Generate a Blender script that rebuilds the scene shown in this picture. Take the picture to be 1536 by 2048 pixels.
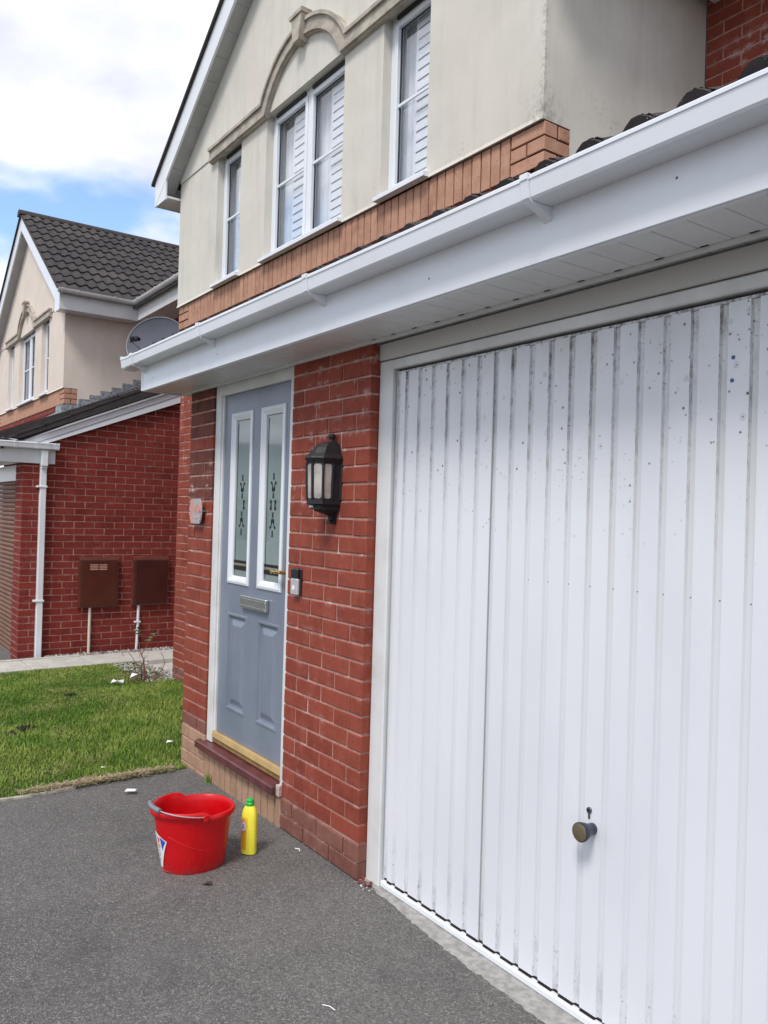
import bpy, math, random
from math import sin, cos, pi, radians, sqrt, floor
from mathutils import Vector, Matrix
import numpy as np

random.seed(7)
for o in list(bpy.data.objects):
    bpy.data.objects.remove(o)
sc = bpy.context.scene
COL = sc.collection

# ------------------------------------------------------------------ camera
cam_d = bpy.data.cameras.new('camera'); cam = bpy.data.objects.new('camera', cam_d); COL.objects.link(cam)
CX, CY, CZ, YAW, PITCH, ROLL, FPX = 2.77857, -1.89168, 1.51591, 0.952156, 0.0049039, 0.0286251, 1616.77
F = Vector((-sin(YAW) * cos(PITCH), cos(YAW) * cos(PITCH), sin(PITCH)))
R0 = F.cross(Vector((0, 0, 1))).normalized(); U0 = R0.cross(F)
RR = cos(ROLL) * R0 + sin(ROLL) * U0; UU = -sin(ROLL) * R0 + cos(ROLL) * U0
m3 = Matrix((RR, UU, -F)).transposed()
cam.matrix_world = Matrix.Translation((CX, CY, CZ)) @ m3.to_4x4()
cam_d.sensor_fit = 'VERTICAL'; cam_d.sensor_height = 24.0
cam_d.lens = FPX / 2048 * 24.0
cam_d.clip_start = 0.05; cam_d.clip_end = 2000
sc.camera = cam

# ------------------------------------------------------------------ light
SUN_EL, SUN_AZ = radians(55), radians(30)     # azimuth from -Y towards -X
sun_dir = Vector((sin(SUN_AZ) * cos(SUN_EL), -cos(SUN_AZ) * cos(SUN_EL), sin(SUN_EL)))
sd = bpy.data.lights.new('sun', 'SUN'); sd.energy = 1.5; sd.angle = radians(16); sd.color = (1, .965, .92)
sun = bpy.data.objects.new('sun', sd); COL.objects.link(sun)
sun.rotation_euler = sun_dir.to_track_quat('Z', 'Y').to_euler()
sc.view_settings.view_transform = 'Standard'; sc.view_settings.look = 'None'
sc.view_settings.gamma = 1.0; sc.view_settings.use_curve_mapping = False
sc.view_settings.exposure = 0.88

W = bpy.data.worlds.new('World'); sc.world = W; W.use_nodes = True
wn = W.node_tree.nodes; wl = W.node_tree.links; wn.clear()
def wnode(t, **k):
    n = wn.new(t)
    for a, b in k.items(): setattr(n, a, b)
    return n
sky = wnode('ShaderNodeTexSky', sky_type='NISHITA', sun_disc=False)
sky.sun_elevation = SUN_EL; sky.sun_rotation = math.atan2(sun_dir.x, sun_dir.y); sky.air_density = 1.0; sky.dust_density = .6
bg1 = wnode('ShaderNodeBackground'); bg1.inputs[1].default_value = 0.14
hs = wnode('ShaderNodeHueSaturation'); hs.inputs['Saturation'].default_value = 1.05
wl.new(sky.outputs[0], hs.inputs['Color']); wl.new(hs.outputs[0], bg1.inputs[0])
tc = wnode('ShaderNodeTexCoord'); sep = wnode('ShaderNodeSeparateXYZ'); wl.new(tc.outputs['Generated'], sep.inputs[0])
def wm(op, a, b=None, c=None):
    n = wnode('ShaderNodeMath', operation=op)
    for i, v in enumerate((a, b, c)):
        if v is None: continue
        if isinstance(v, (int, float)): n.inputs[i].default_value = v
        else: wl.new(v, n.inputs[i])
    return n.outputs[0]
zz = wm('ADD', wm('MAXIMUM', sep.outputs[2], 0.0), 0.22)
cmb = wnode('ShaderNodeCombineXYZ')
wl.new(wm('DIVIDE', sep.outputs[0], zz), cmb.inputs[0]); wl.new(wm('DIVIDE', sep.outputs[1], zz), cmb.inputs[1])
mp = wnode('ShaderNodeMapping'); mp.inputs['Location'].default_value = (-18.535, -10.273, -22.575); wl.new(cmb.outputs[0], mp.inputs[0])
n1 = wnode('ShaderNodeTexNoise'); n1.inputs['Scale'].default_value = 1.5; n1.inputs['Detail'].default_value = 9; n1.inputs['Roughness'].default_value = .47
wl.new(mp.outputs[0], n1.inputs['Vector'])
mask = wnode('ShaderNodeMapRange', interpolation_type='SMOOTHSTEP'); mask.inputs['From Min'].default_value = .360; mask.inputs['From Max'].default_value = .475
wl.new(n1.outputs[0], mask.inputs[0])
n2 = wnode('ShaderNodeTexNoise'); n2.inputs['Scale'].default_value = 2.6; n2.inputs['Detail'].default_value = 6; n2.inputs['Roughness'].default_value = .5
wl.new(mp.outputs[0], n2.inputs['Vector'])
cr = wnode('ShaderNodeValToRGB'); cr.color_ramp.elements[0].position = .38; cr.color_ramp.elements[0].color = (.60, .62, .72, 1)
cr.color_ramp.elements[1].position = .60; cr.color_ramp.elements[1].color = (.93, .945, 1.0, 1)
wl.new(n2.outputs[0], cr.inputs[0])
bg2 = wnode('ShaderNodeBackground'); bg2.inputs[1].default_value = 0.68; wl.new(cr.outputs[0], bg2.inputs[0])
mx = wnode('ShaderNodeMixShader'); wl.new(mask.outputs[0], mx.inputs[0]); wl.new(bg1.outputs[0], mx.inputs[1]); wl.new(bg2.outputs[0], mx.inputs[2])
wo = wnode('ShaderNodeOutputWorld'); wl.new(mx.outputs[0], wo.inputs[0])
sc.cycles.use_denoising = True
sc.cycles.max_bounces = 8; sc.cycles.diffuse_bounces = 4; sc.cycles.transparent_max_bounces = 16

# ------------------------------------------------------------------ materials
class NB:
    """small node-graph helper"""
    def __init__(s, name):
        s.m = bpy.data.materials.new(name); s.m.use_nodes = True
        s.t = s.m.node_tree; s.n = s.t.nodes; s.l = s.t.links
        s.n.clear()
        s.out = s.n.new('ShaderNodeOutputMaterial'); s.b = s.n.new('ShaderNodeBsdfPrincipled')
        s.l.new(s.b.outputs[0], s.out.inputs[0]); s._pos = None
    def node(s, t, **k):
        n = s.n.new(t)
        for a, b in k.items(): setattr(n, a, b)
        return n
    def put(s, sock, v):
        if isinstance(v, (int, float)): sock.default_value = v
        elif isinstance(v, tuple): sock.default_value = v if len(v) == len(sock.default_value) else v + (1,)
        else: s.l.new(v, sock)
    def math(s, op, a, b=0.0, c=None, clamp=False):
        n = s.node('ShaderNodeMath', operation=op, use_clamp=clamp); s.put(n.inputs[0], a); s.put(n.inputs[1], b)
        if c is not None: s.put(n.inputs[2], c)
        return n.outputs[0]
    def pos(s):
        if s._pos is None: s._pos = s.node('ShaderNodeNewGeometry').outputs['Position']
        return s._pos
    def xyz(s):
        n = s.node('ShaderNodeSeparateXYZ'); s.l.new(s.pos(), n.inputs[0]); return n.outputs
    def noise(s, scale, detail=4, rough=.5, stretch=(1, 1, 1), off=(0, 0, 0), dist=0):
        mpn = s.node('ShaderNodeMapping'); mpn.inputs['Scale'].default_value = stretch; mpn.inputs['Location'].default_value = off
        s.l.new(s.pos(), mpn.inputs[0])
        n = s.node('ShaderNodeTexNoise'); n.inputs['Scale'].default_value = scale; n.inputs['Detail'].default_value = detail
        n.inputs['Roughness'].default_value = rough; n.inputs['Distortion'].default_value = dist
        s.l.new(mpn.outputs[0], n.inputs['Vector']); return n.outputs[0]
    def voro(s, scale, feature='F1', rnd=1.0, out=0, stretch=(1, 1, 1)):
        mpn = s.node('ShaderNodeMapping'); mpn.inputs['Scale'].default_value = stretch; s.l.new(s.pos(), mpn.inputs[0])
        n = s.node('ShaderNodeTexVoronoi', feature=feature); n.inputs['Scale'].default_value = scale; n.inputs['Randomness'].default_value = rnd
        s.l.new(mpn.outputs[0], n.inputs['Vector']); return n.outputs[out]
    def ramp(s, v, a, b, lo=0.0, hi=1.0, smooth=True):
        n = s.node('ShaderNodeMapRange', interpolation_type='SMOOTHSTEP' if smooth else 'LINEAR')
        s.put(n.inputs[0], v); s.put(n.inputs[1], a); s.put(n.inputs[2], b); s.put(n.inputs[3], lo); s.put(n.inputs[4], hi)
        return n.outputs[0]
    def mix(s, f, a, b, mode='MIX'):
        n = s.node('ShaderNodeMix', data_type='RGBA', blend_type=mode); s.put(n.inputs[0], f); s.put(n.inputs[6], a); s.put(n.inputs[7], b)
        return n.outputs[2]
    def rnd(s): return s.node('ShaderNodeObjectInfo').outputs['Random']
    def bump(s, h, strength=.3, dist=.002):
        n = s.node('ShaderNodeBump'); n.inputs['Strength'].default_value = strength; n.inputs['Distance'].default_value = dist
        s.l.new(h, n.inputs['Height']); s.l.new(n.outputs[0], s.b.inputs['Normal'])
    def fin(s, col, rough=.5, metal=0.0, spec=None, **k):
        s.put(s.b.inputs['Base Color'], col); s.put(s.b.inputs['Roughness'], rough); s.put(s.b.inputs['Metallic'], metal)
        if spec is not None: s.put(s.b.inputs['Specular IOR Level'], spec)
        return s.m

def plain(name, col, rough=.5, metal=0.0, var=.06, scale=12, bump=0, spec=None):
    b = NB(name); n = b.noise(scale, 5, .6)
    lo = tuple(c * (1 - var) for c in col); hi = tuple(min(1, c * (1 + var)) for c in col)
    c = b.mix(b.ramp(n, .3, .7), lo, hi)
    if bump: b.bump(b.noise(scale * 12, 3, .6), bump, .001)
    r = b.ramp(b.noise(scale * .7, 3, .5), .3, .7, rough - .05, rough + .05)
    return b.fin(c, r, metal, spec)

def joint_prox(b, period=.075, width=.016, off=0.0):
    z = b.xyz()[2]
    fr = b.math('FRACT', b.math('DIVIDE', b.math('ADD', z, 100 * period + off), period))
    d = b.math('MINIMUM', fr, b.math('SUBTRACT', 1.0, fr))
    return b.ramp(b.math('MULTIPLY', d, period), 0.0, width, 1.0, 0.0)

def efflo(b, amount=1.0, off=0.0, zr=None):
    """white salt bloom that gathers along the bed joints"""
    big = b.ramp(b.noise(2.2, 3, .5, off=(4.3, 1, 2)), .44, .62)
    med = b.ramp(b.noise(14, 6, .75, stretch=(1, 1, .55)), .50, .66)
    jp = joint_prox(b, width=.034, off=off)
    m = b.math('MULTIPLY', b.math('MULTIPLY', big, med), jp)
    thin = b.math('MULTIPLY', b.ramp(b.noise(20, 5, .7, off=(9, 2, 2)), .52, .7), joint_prox(b, width=.012, off=off))
    m = b.math('ADD', m, b.math('MULTIPLY', thin, .9))
    if zr:
        m = b.math('MULTIPLY', m, b.ramp(b.xyz()[2], zr[0], zr[1], .25, 1.0))
    return b.math('MULTIPLY', m, amount, clamp=True)

def brick_mat(name, c1, c2, c3, eff=.75, off=0.0, zr=None, pits=1.0):
    b = NB(name); r = b.rnd()
    base = b.mix(b.ramp(r, 0, 1, smooth=False), c1, c2)
    base = b.mix(b.ramp(b.noise(9, 5, .65), .35, .75), base, c3)
    # vertical drag marks of a wire-cut face
    drag = b.noise(70, 3, .6, stretch=(1, 1, .12)); base = b.mix(b.ramp(drag, .4, .75, 0, .22), base, tuple(c * .6 for c in c2))
    pit = b.ramp(b.voro(75, rnd=1.0), .10, .26, 1.0, 0.0)
    pm = b.math('MULTIPLY', pit, b.ramp(b.noise(22, 2), .47, .55))
    base = b.mix(b.math('MULTIPLY', pm, .75 * pits), base, (.045, .018, .014))
    wsp = b.ramp(b.voro(38, rnd=1.0), .03, .075, 1.0, 0.0)
    wsp = b.math('MULTIPLY', wsp, b.ramp(b.noise(5.5, 2, off=(3, 8, 1)), .56, .62))
    base = b.mix(b.math('MULTIPLY', wsp, .6), base, (.55, .42, .36))
    if eff: base = b.mix(efflo(b, eff, off, zr), base, (.62, .50, .47))
    h = b.math('SUBTRACT', b.noise(120, 4, .7), b.math('MULTIPLY', pm, 1.5))
    b.bump(h, .45, .0015)
    return b.fin(base, .82, spec=.3)

def mortar_mat(name, c, eff=.6, off=0.0):
    b = NB(name)
    base = b.mix(b.ramp(b.noise(16, 6, .7), .3, .7), c, tuple(x * .68 for x in c))
    base = b.mix(b.ramp(b.noise(5, 3, .6, off=(7, 3, 3)), .5, .7, 0, .55), base, tuple(x * .42 for x in c))
    base = b.mix(b.math('MULTIPLY', b.ramp(b.noise(12, 5, .7, off=(2, 2, 9)), .55, .7), eff), base, (.66, .56, .54))
    b.bump(b.noise(240, 4, .7), .6, .002)
    return b.fin(base, .9, spec=.2)

def render_mat(name, c, grime, zb, xc=None):
    b = NB(name); xyz = b.xyz(); z = xyz[2]
    base = b.mix(b.ramp(b.noise(3.0, 5, .6), .3, .7), c, tuple(x * .90 for x in c))
    st = b.noise(9, 5, .62, stretch=(1, 1, .13)); base = b.mix(b.ramp(st, .47, .78, 0, .42 * grime), base, (.42, .41, .37))
    pk = b.ramp(b.noise(1.6, 3, .5, stretch=(1, 1, .5), off=(5, 5, 0)), .5, .72, 0, .4); base = b.mix(pk, base, tuple(x * y for x, y in zip(c, (1.0, .9, .9))))
    low = b.ramp(z, zb, zb + .38, 1.0, 0.0)
    sp = b.ramp(b.noise(48, 6, .8), .56, .66)
    sp = b.math('MULTIPLY', sp, b.ramp(b.noise(4.5, 3, .6, off=(1, 7, 2)), .47, .62))
    base = b.mix(b.math('MULTIPLY', b.math('MULTIPLY', sp, b.math('ADD', low, .10)), .85 * grime), base, (.10, .098, .09))
    if xc is not None:   # mould gathered round the outer corner above the brick band
        dx_ = b.math('ABSOLUTE', b.math('SUBTRACT', xyz[0], xc)); dy_ = b.math('ABSOLUTE', b.math('SUBTRACT', xyz[1], 1.0))
        near_ = b.math('MULTIPLY', b.ramp(b.math('ADD', dx_, dy_), .0, .22, 1.0, 0.0), b.ramp(z, zb, zb + .26, 1.0, 0.0))
        mm = b.math('MULTIPLY', near_, b.ramp(b.noise(38, 6, .8, stretch=(1, 1, .6), off=(2, 2, 2)), .42, .60))
        base = b.mix(b.math('MULTIPLY', mm, .65), base, (.17, .165, .15))
        arr = b.math('MULTIPLY', b.ramp(b.math('ADD', dx_, dy_), .0, .05, 1.0, 0.0), b.ramp(b.noise(30, 4, .7), .45, .6))
        base = b.mix(b.math('MULTIPLY', arr, .5), base, (.30, .29, .26))
    b.bump(b.noise(95, 5, .7), .35, .003)
    return b.fin(base, .88, spec=.2)

def pvc_mat(name, c=(.80, .81, .83), dirt=.25, rough=.28):
    b = NB(name)
    base = b.mix(b.ramp(b.noise(4, 5, .6), .4, .75, 0, dirt), c, (.52, .51, .48))
    sp = b.math('MULTIPLY', b.ramp(b.voro(9, rnd=1.0), .012, .03, 1.0, 0.0), b.ramp(b.noise(2.3, 2), .5, .55))
    base = b.mix(b.math('MULTIPLY', sp, dirt), base, (.12, .11, .10))
    return b.fin(base, rough, spec=.5)

def garage_mat(name, groove, heavy=1.0):
    b = NB(name); z = b.xyz()[2]
    top = b.math('POWER', b.ramp(z, 1.30, 2.10, smooth=False), 1.3 if heavy >= 1 else 3.2); bot = b.ramp(z, .02, .30, 1.0, 0.0)
    base = b.mix(b.ramp(b.noise(2.5, 4, .55, stretch=(1, 1, .4)), .35, .75), (.75, .768, .805), (.69, .71, .75))
    if groove:
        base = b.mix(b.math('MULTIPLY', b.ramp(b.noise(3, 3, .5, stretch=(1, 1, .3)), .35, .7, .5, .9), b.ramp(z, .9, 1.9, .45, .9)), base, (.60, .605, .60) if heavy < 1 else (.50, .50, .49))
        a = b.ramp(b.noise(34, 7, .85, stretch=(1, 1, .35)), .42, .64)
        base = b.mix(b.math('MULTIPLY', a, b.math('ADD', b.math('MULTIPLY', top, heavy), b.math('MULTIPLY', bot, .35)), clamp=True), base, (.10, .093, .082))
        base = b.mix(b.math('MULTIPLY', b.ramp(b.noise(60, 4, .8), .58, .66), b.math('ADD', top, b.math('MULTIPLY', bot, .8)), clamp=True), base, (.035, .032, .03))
    else:
        haze_ = b.math('MULTIPLY', b.ramp(b.noise(4, 5, .6, stretch=(1, 1, .6)), .3, .7), b.math('MULTIPLY', top, top))
        base = b.mix(b.math('MULTIPLY', haze_, .5), base, (.50, .50, .48))
        d = b.voro(17, rnd=1.0, stretch=(1, 1, .9))
        sel = b.math('MULTIPLY', b.ramp(b.noise(5.5, 3, .6), .44, .54), b.ramp(z, 1.50, 1.80))
        ring = b.math('MULTIPLY', b.ramp(d, .07, .11), b.ramp(d, .13, .17, 1.0, 0.0))
        dot = b.ramp(d, .02, .075, 1.0, 0.0)
        base = b.mix(b.math('MULTIPLY', b.math('MULTIPLY', b.math('MAXIMUM', b.math('MULTIPLY', ring, .25), dot), sel), .85, clamp=True), base, (.09, .085, .08))
        d2 = b.ramp(b.voro(30, rnd=1.0), .08, .17, 1.0, 0.0)
        d3 = b.ramp(b.voro(52, rnd=1.0), .10, .22, 1.0, 0.0)
        base = b.mix(b.math('MULTIPLY', b.math('MULTIPLY', d3, b.ramp(b.noise(5, 3, .6, off=(1, 9, 4)), .54, .62)), b.ramp(z, 1.45, 1.9, 0.0, .8)), base, (.13, .12, .105))
        base = b.mix(b.math('MULTIPLY', b.math('MULTIPLY', d2, b.ramp(b.noise(4.2, 3, .6, off=(4, 4, 4)), .47, .55)), b.ramp(z, 1.35, 1.75, 0.0, .95)), base, (.055, .050, .044))
    b.bump(b.noise(2.2, 2, .4, stretch=(1, 1, .5)), .10, .02)
    return b.fin(base, .36, spec=.45)

M = {}
M['red'] = brick_mat('red_brick', (.280, .058, .034), (.195, .037, .023), (.305, .074, .044), 1.0, 0, (1.0, 1.7))
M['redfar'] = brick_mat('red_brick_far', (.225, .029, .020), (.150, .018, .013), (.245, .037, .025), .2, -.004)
M['reddark'] = brick_mat('weathered_shaded_brick', (.165, .048, .034), (.095, .030, .024), (.19, .055, .038), 1.3, 0, (1.2, 1.6))  # algae-dark pier-top bricks, with some of the shade there put into the colour
M['brown'] = brick_mat('brown_brick', (.215, .085, .062), (.155, .058, .044), (.25, .115, .09), .35)
M['buff'] = brick_mat('buff_brick', (.475, .255, .17), (.37, .185, .125), (.52, .30, .205), .12, pits=1.3)
M['tan'] = brick_mat('tan_brick', (.40, .25, .165), (.31, .19, .12), (.44, .28, .19), .2)
M['mortar'] = mortar_mat('mortar_pink', (.54, .30, .25), .9)
M['mortardark'] = mortar_mat('mortar_red', (.115, .042, .034), .05)
M['mortargrey'] = mortar_mat('mortar_grey', (.30, .22, .17), .1)
M['render'] = render_mat('cream_render', (.66, .635, .565), 1.0, 3.48, -.03)
M['render2'] = render_mat('pink_cream_render', (.74, .65, .565), .35, 3.19)
M['stone'] = plain('cast_stone', (.41, .365, .305), .85, var=.25, scale=9, bump=.3)
M['pvc'] = pvc_mat('white_pvc', (.76, .79, .83), dirt=.17)
M['pvcold'] = pvc_mat('white_pvc_weathered', (.66, .66, .66), dirt=.6, rough=.4)
M['soffit'] = pvc_mat('soffit_pvc', (.74, .75, .75), dirt=.25, rough=.35)
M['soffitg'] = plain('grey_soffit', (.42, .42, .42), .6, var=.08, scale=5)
M['lintel'] = pvc_mat('painted_lintel', (.50, .49, .47), dirt=1.0, rough=.6)
M['frameg'] = pvc_mat('painted_frame', (.70, .71, .71), dirt=.7, rough=.45)
M['gdoor'] = garage_mat('garage_steel', False)
M['ggroove'] = garage_mat('garage_groove', True)
M['ggroove2'] = garage_mat('garage_groove_floor', True, .5)
M['black'] = plain('black_plastic', (.012, .013, .018), .35, var=.15, scale=20)
M['gap'] = plain('black_gap', (.008, .008, .010), .9)
M['navy'] = plain('dark_knob_plastic', (.020, .024, .045), .32, scale=20)
M['knobface'] = plain('bronze_knob_face', (.21, .165, .10), .38, metal=.5, scale=20)
M['steel'] = plain('dark_steel', (.16, .17, .19), .35, metal=.8, scale=30)
M['chrome'] = plain('satin_chrome', (.50, .51, .49), .28, metal=.9, scale=20)
M['brass'] = plain('brass', (.62, .36, .10), .28, metal=.9, scale=20)
M['goldsill'] = plain('gold_aluminium', (.68, .47, .22), .36, metal=.45, scale=8, var=.10)
M['goldold'] = plain('tarnished_gold', (.38, .24, .09), .45, metal=.4, scale=14, var=.25)
M['sill'] = plain('oxblood_tile', (.115, .034, .036), .36, scale=11, var=.25, bump=.15)
M['lead'] = plain('lead_flashing', (.25, .27, .29), .55, scale=26, var=.55, bump=.3)
M['cabinet'] = plain('brown_meter_box', (.085, .018, .010), .45, scale=5, var=.10)
M['cabinet2'] = plain('dark_brown_meter_box', (.060, .012, .008), .45, scale=5, var=.10)
M['cabinetcase'] = plain('cabinet_casing', (.125, .032, .022), .45, scale=5, var=.12)
M['pipec'] = plain('cream_pipe', (.66, .61, .52), .4, scale=6, var=.06)
M['dish'] = plain('dish_grey', (.105, .112, .14), .38, scale=5, var=.06)
M['roller'] = plain('roller_shutter', (.20, .10, .065), .6, scale=6, var=.10)
M['papers'] = plain('white_paper', (.78, .79, .80), .8, scale=40, var=.03)
M['twig'] = plain('twig', (.16, .075, .05), .8, scale=30, var=.4)
M['soil'] = plain('soil', (.028, .021, .016), .95, scale=60, var=.5, bump=.5)
def bucket_plastic():
    b = NB('red_plastic'); base = b.mix(b.ramp(b.noise(5, 3), .3, .7), (.53, .0, .004), (.60, .002, .006))
    sc1 = b.ramp(b.noise(60, 4, .7, stretch=(1, 1, .15)), .66, .72, 0, .25); base = b.mix(sc1, base, (.62, .18, .16))
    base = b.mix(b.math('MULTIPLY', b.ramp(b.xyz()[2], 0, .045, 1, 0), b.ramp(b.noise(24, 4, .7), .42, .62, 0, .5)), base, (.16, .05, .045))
    return b.fin(base, b.ramp(b.noise(18, 4, .7), .3, .7, .26, .44), spec=.5)
M['redplastic'] = bucket_plastic()
M['yellow'] = plain('yellow_plastic', (.93, .83, .07), .32, scale=10, var=.03)
M['orange'] = plain('orange_print', (.86, .42, .03), .4, scale=10, var=.05)
M['greencap'] = plain('green_plastic', (.02, .46, .07), .3, scale=10, var=.03)
M['blue'] = plain('blue_print', (.045, .09, .52), .4, scale=30, var=.05)
M['pink'] = plain('pink_print', (.70, .10, .17), .4, scale=30, var=.05)
M['white'] = plain('white_print', (.80, .81, .83), .4, scale=30, var=.02)
M['gripgrey'] = plain('grey_grip', (.19, .20, .23), .4, scale=30, var=.05)
M['salmon'] = plain('salmon_print', (.80, .25, .15), .4, scale=30, var=.08)
M['bluefix'] = plain('blue_rivet', (.06, .12, .24), .5, scale=30, var=.1)
M['shutter'] = plain('white_shutter', (.84, .86, .90), .4, scale=5, var=.03)
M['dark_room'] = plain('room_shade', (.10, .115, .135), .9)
M['concrete'] = plain('concrete_strip', (.31, .30, .285), .9, scale=32, var=.24, bump=.8)
M['slatback'] = plain('slat_backing', (.74, .77, .82), .7, var=.05)  # pale tone of the panel added behind the shutter slats
M['curtain'] = plain('voile', (.80, .83, .88), .8, var=.05)

def door_paint():
    b = NB('grey_door_paint')
    base = b.mix(b.ramp(b.noise(3.5, 5, .6, stretch=(1, 1, .5)), .3, .7), (.175, .205, .265), (.215, .245, .305))
    base = b.mix(b.ramp(b.noise(14, 4, .7), .62, .72, 0, .2), base, (.33, .35, .38))
    b.bump(b.noise(70, 3, .6, stretch=(1, 1, .06)), .16, .002)
    return b.fin(base, .26, spec=.5)
M['door'] = door_paint()

def tile_mat():
    b = NB('concrete_roof_tile'); r = b.rnd()
    base = b.mix(b.ramp(r, 0, 1, smooth=False), (.048, .042, .043), (.074, .064, .060))
    base = b.mix(b.ramp(b.noise(6, 5, .7), .45, .75, 0, .7), base, (.022, .020, .024))
    base = b.mix(b.ramp(b.noise(22, 5, .8, off=(3, 3, 3)), .60, .70, 0, .55), base, (.17, .155, .14))
    sp = b.ramp(b.voro(70), .10, .16, 1.0, 0.0); base = b.mix(b.math('MULTIPLY', sp, b.ramp(b.noise(30, 2), .5, .6, 0, .8)), base, (.42, .40, .33))
    b.bump(b.noise(110, 5, .8), .8, .004)
    return b.fin(base, .88, spec=.25)
M['tile'] = tile_mat()

def moss_mat():
    b = NB('mossy_tile_edge')
    base = b.mix(b.ramp(b.noise(40, 5, .8), .35, .7), (.030, .024, .020), (.12, .095, .075))
    base = b.mix(b.ramp(b.noise(110, 3, .8), .62, .68), base, (.30, .27, .22))
    b.bump(b.noise(130, 5, .8), 1.0, .008)
    return b.fin(base, .95, spec=.1)
M['moss'] = moss_mat()

def asphalt_mat():
    b = NB('asphalt')
    base = b.mix(b.ramp(b.noise(1.1, 4, .6), .3, .72), (.128, .121, .114), (.175, .166, .157))
    base = b.mix(b.ramp(b.noise(7, 5, .7, off=(3, 1, 0)), .5, .75, 0, .5), base, (.098, .092, .094))
    g = b.voro(150, rnd=1.0, out=1)
    sepn = b.node('ShaderNodeSeparateColor'); b.l.new(g, sepn.inputs[0])
    base = b.mix(b.ramp(sepn.outputs[0], .0, .5, .38, 0), base, (.024, .022, .023))
    base = b.mix(b.ramp(sepn.outputs[1], .84, 1.0, 0, .55), base, (.33, .31, .295))
    g2 = b.voro(230, rnd=1.0, out=1); sep2 = b.node('ShaderNodeSeparateColor'); b.l.new(g2, sep2.inputs[0])
    base = b.mix(b.ramp(sep2.outputs[0], .0, .45, .45, 0), base, (.05, .047, .047)); base = b.mix(b.ramp(sep2.outputs[1], .8, 1.0, 0, .7), base, (.34, .32, .31))
    base = b.mix(b.ramp(b.noise(420, 2, .6), .60, .72, 0, .5), base, (.30, .28, .27))
    wp = b.math('MULTIPLY', b.ramp(b.noise(34, 4, .75), .64, .70), b.ramp(b.noise(1.7, 3, .5, off=(8, 8, 8)), .53, .60))
    base = b.mix(b.math('MULTIPLY', wp, .7), base, (.40, .37, .36))
    base = b.mix(b.ramp(b.noise(.8, 5, .65, off=(2, 6, 0)), .52, .66, 0, .38), base, (.055, .053, .055))
    base = b.mix(b.ramp(b.noise(2.4, 5, .7, off=(9, 6, 0)), .60, .72, 0, .35), base, (.24, .225, .205))
    b.bump(b.math('ADD', b.voro(190), b.noise(260, 3, .7)), .9, .004)
    return b.fin(base, .80, spec=.35)
M['asphalt'] = asphalt_mat()

def lawn_mat():
    b = NB('lawn_soil')
    base = b.mix(b.ramp(b.noise(5, 5, .7), .35, .7), (.055, .085, .018), (.10, .115, .035))
    b.bump(b.noise(60, 4, .8), 1, .02)
    return b.fin(base, .95, spec=.1)
M['lawn'] = lawn_mat()

def grass_mat():
    b = NB('grass_blades')
    n = b.noise(1.4, 4, .6); n2_ = b.noise(7, 4, .7)
    base = b.mix(b.ramp(n, .34, .64), (.085, .20, .018), (.30, .38, .08))
    base = b.mix(b.ramp(n2_, .45, .75, 0, .7), base, (.14, .27, .03))
    base = b.mix(b.ramp(b.noise(60, 2, .5), .60, .72, 0, .55), base, (.38, .37, .15))
    base = b.mix(b.ramp(b.noise(2.7, 3, .6, off=(5, 5, 5)), .52, .70, 0, .7), base, (.33, .34, .12))
    b.b.inputs['Transmission Weight'].default_value = 0.0
    b.b.inputs['Subsurface Weight'].default_value = 0.0
    return b.fin(base, .6, spec=.25)
M['grass'] = grass_mat()
def drygrass():
    b = NB('dry_grass_edge'); base = b.mix(b.ramp(b.noise(40, 3), .4, .6), (.33, .25, .16), (.46, .36, .24)); return b.fin(base, .9)
M['dry'] = drygrass()
M['slab'] = plain('concrete_slab', (.47, .45, .405), .9, scale=7, var=.12, bump=.35)
def gravel_mat():
    b = NB('gravel'); v = b.node('ShaderNodeAttribute', attribute_name='shade')
    base = b.mix(v.outputs['Fac'], (.16, .145, .14), (.55, .52, .49)); return b.fin(base, .85)
M['gravel'] = gravel_mat()
M['timber'] = plain('grey_edging', (.36, .34, .28), .9, scale=20, var=.3, bump=.4)
M['leaf'] = plain('rose_leaf', (.13, .22, .09), .45, scale=60, var=.3)
M['darkleaf'] = plain('dead_leaf', (.06, .035, .022), .8, scale=60, var=.3)

def glass_mat(name, tint, refl_ior, trans):
    """window pane: clear sheet that reflects the sky"""
    b = NB(name); b.n.remove(b.b)
    tr = b.node('ShaderNodeBsdfTransparent'); tr.inputs[0].default_value = tint + (1,)
    gl = b.node('ShaderNodeBsdfGlossy'); gl.inputs['Roughness'].default_value = .015
    lwn = b.node('ShaderNodeLayerWeight'); lwn.inputs[0].default_value = .5
    fac = b.math('ADD', b.math('MULTIPLY', b.math('POWER', lwn.outputs['Facing'], 2.5), .75), refl_ior, clamp=True)
    bp = b.node('ShaderNodeBump'); bp.inputs['Strength'].default_value = .05; bp.inputs['Distance'].default_value = .02
    b.l.new(b.noise(1.5, 2, .4), bp.inputs['Height']); b.l.new(bp.outputs[0], gl.inputs['Normal'])
    mxn = b.node('ShaderNodeMixShader'); b.l.new(fac, mxn.inputs[0]); b.l.new(tr.outputs[0], mxn.inputs[1]); b.l.new(gl.outputs[0], mxn.inputs[2])
    b.l.new(mxn.outputs[0], b.out.inputs[0]); return b.m
M['pane'] = glass_mat('window_glass', (.96, .98, .99), .12, 1)
def obscure():
    b = NB('obscured_door_glass')
    base = b.mix(b.ramp(b.noise(3, 3), .3, .7), (.205, .265, .265), (.25, .31, .305))
    b.b.inputs['IOR'].default_value = 1.9
    return b.fin(base, .05, spec=.6)
M['obscure'] = obscure()
M['lampglass'] = plain('lamp_glass', (.42, .40, .36), .12, scale=14, var=.25)
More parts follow.
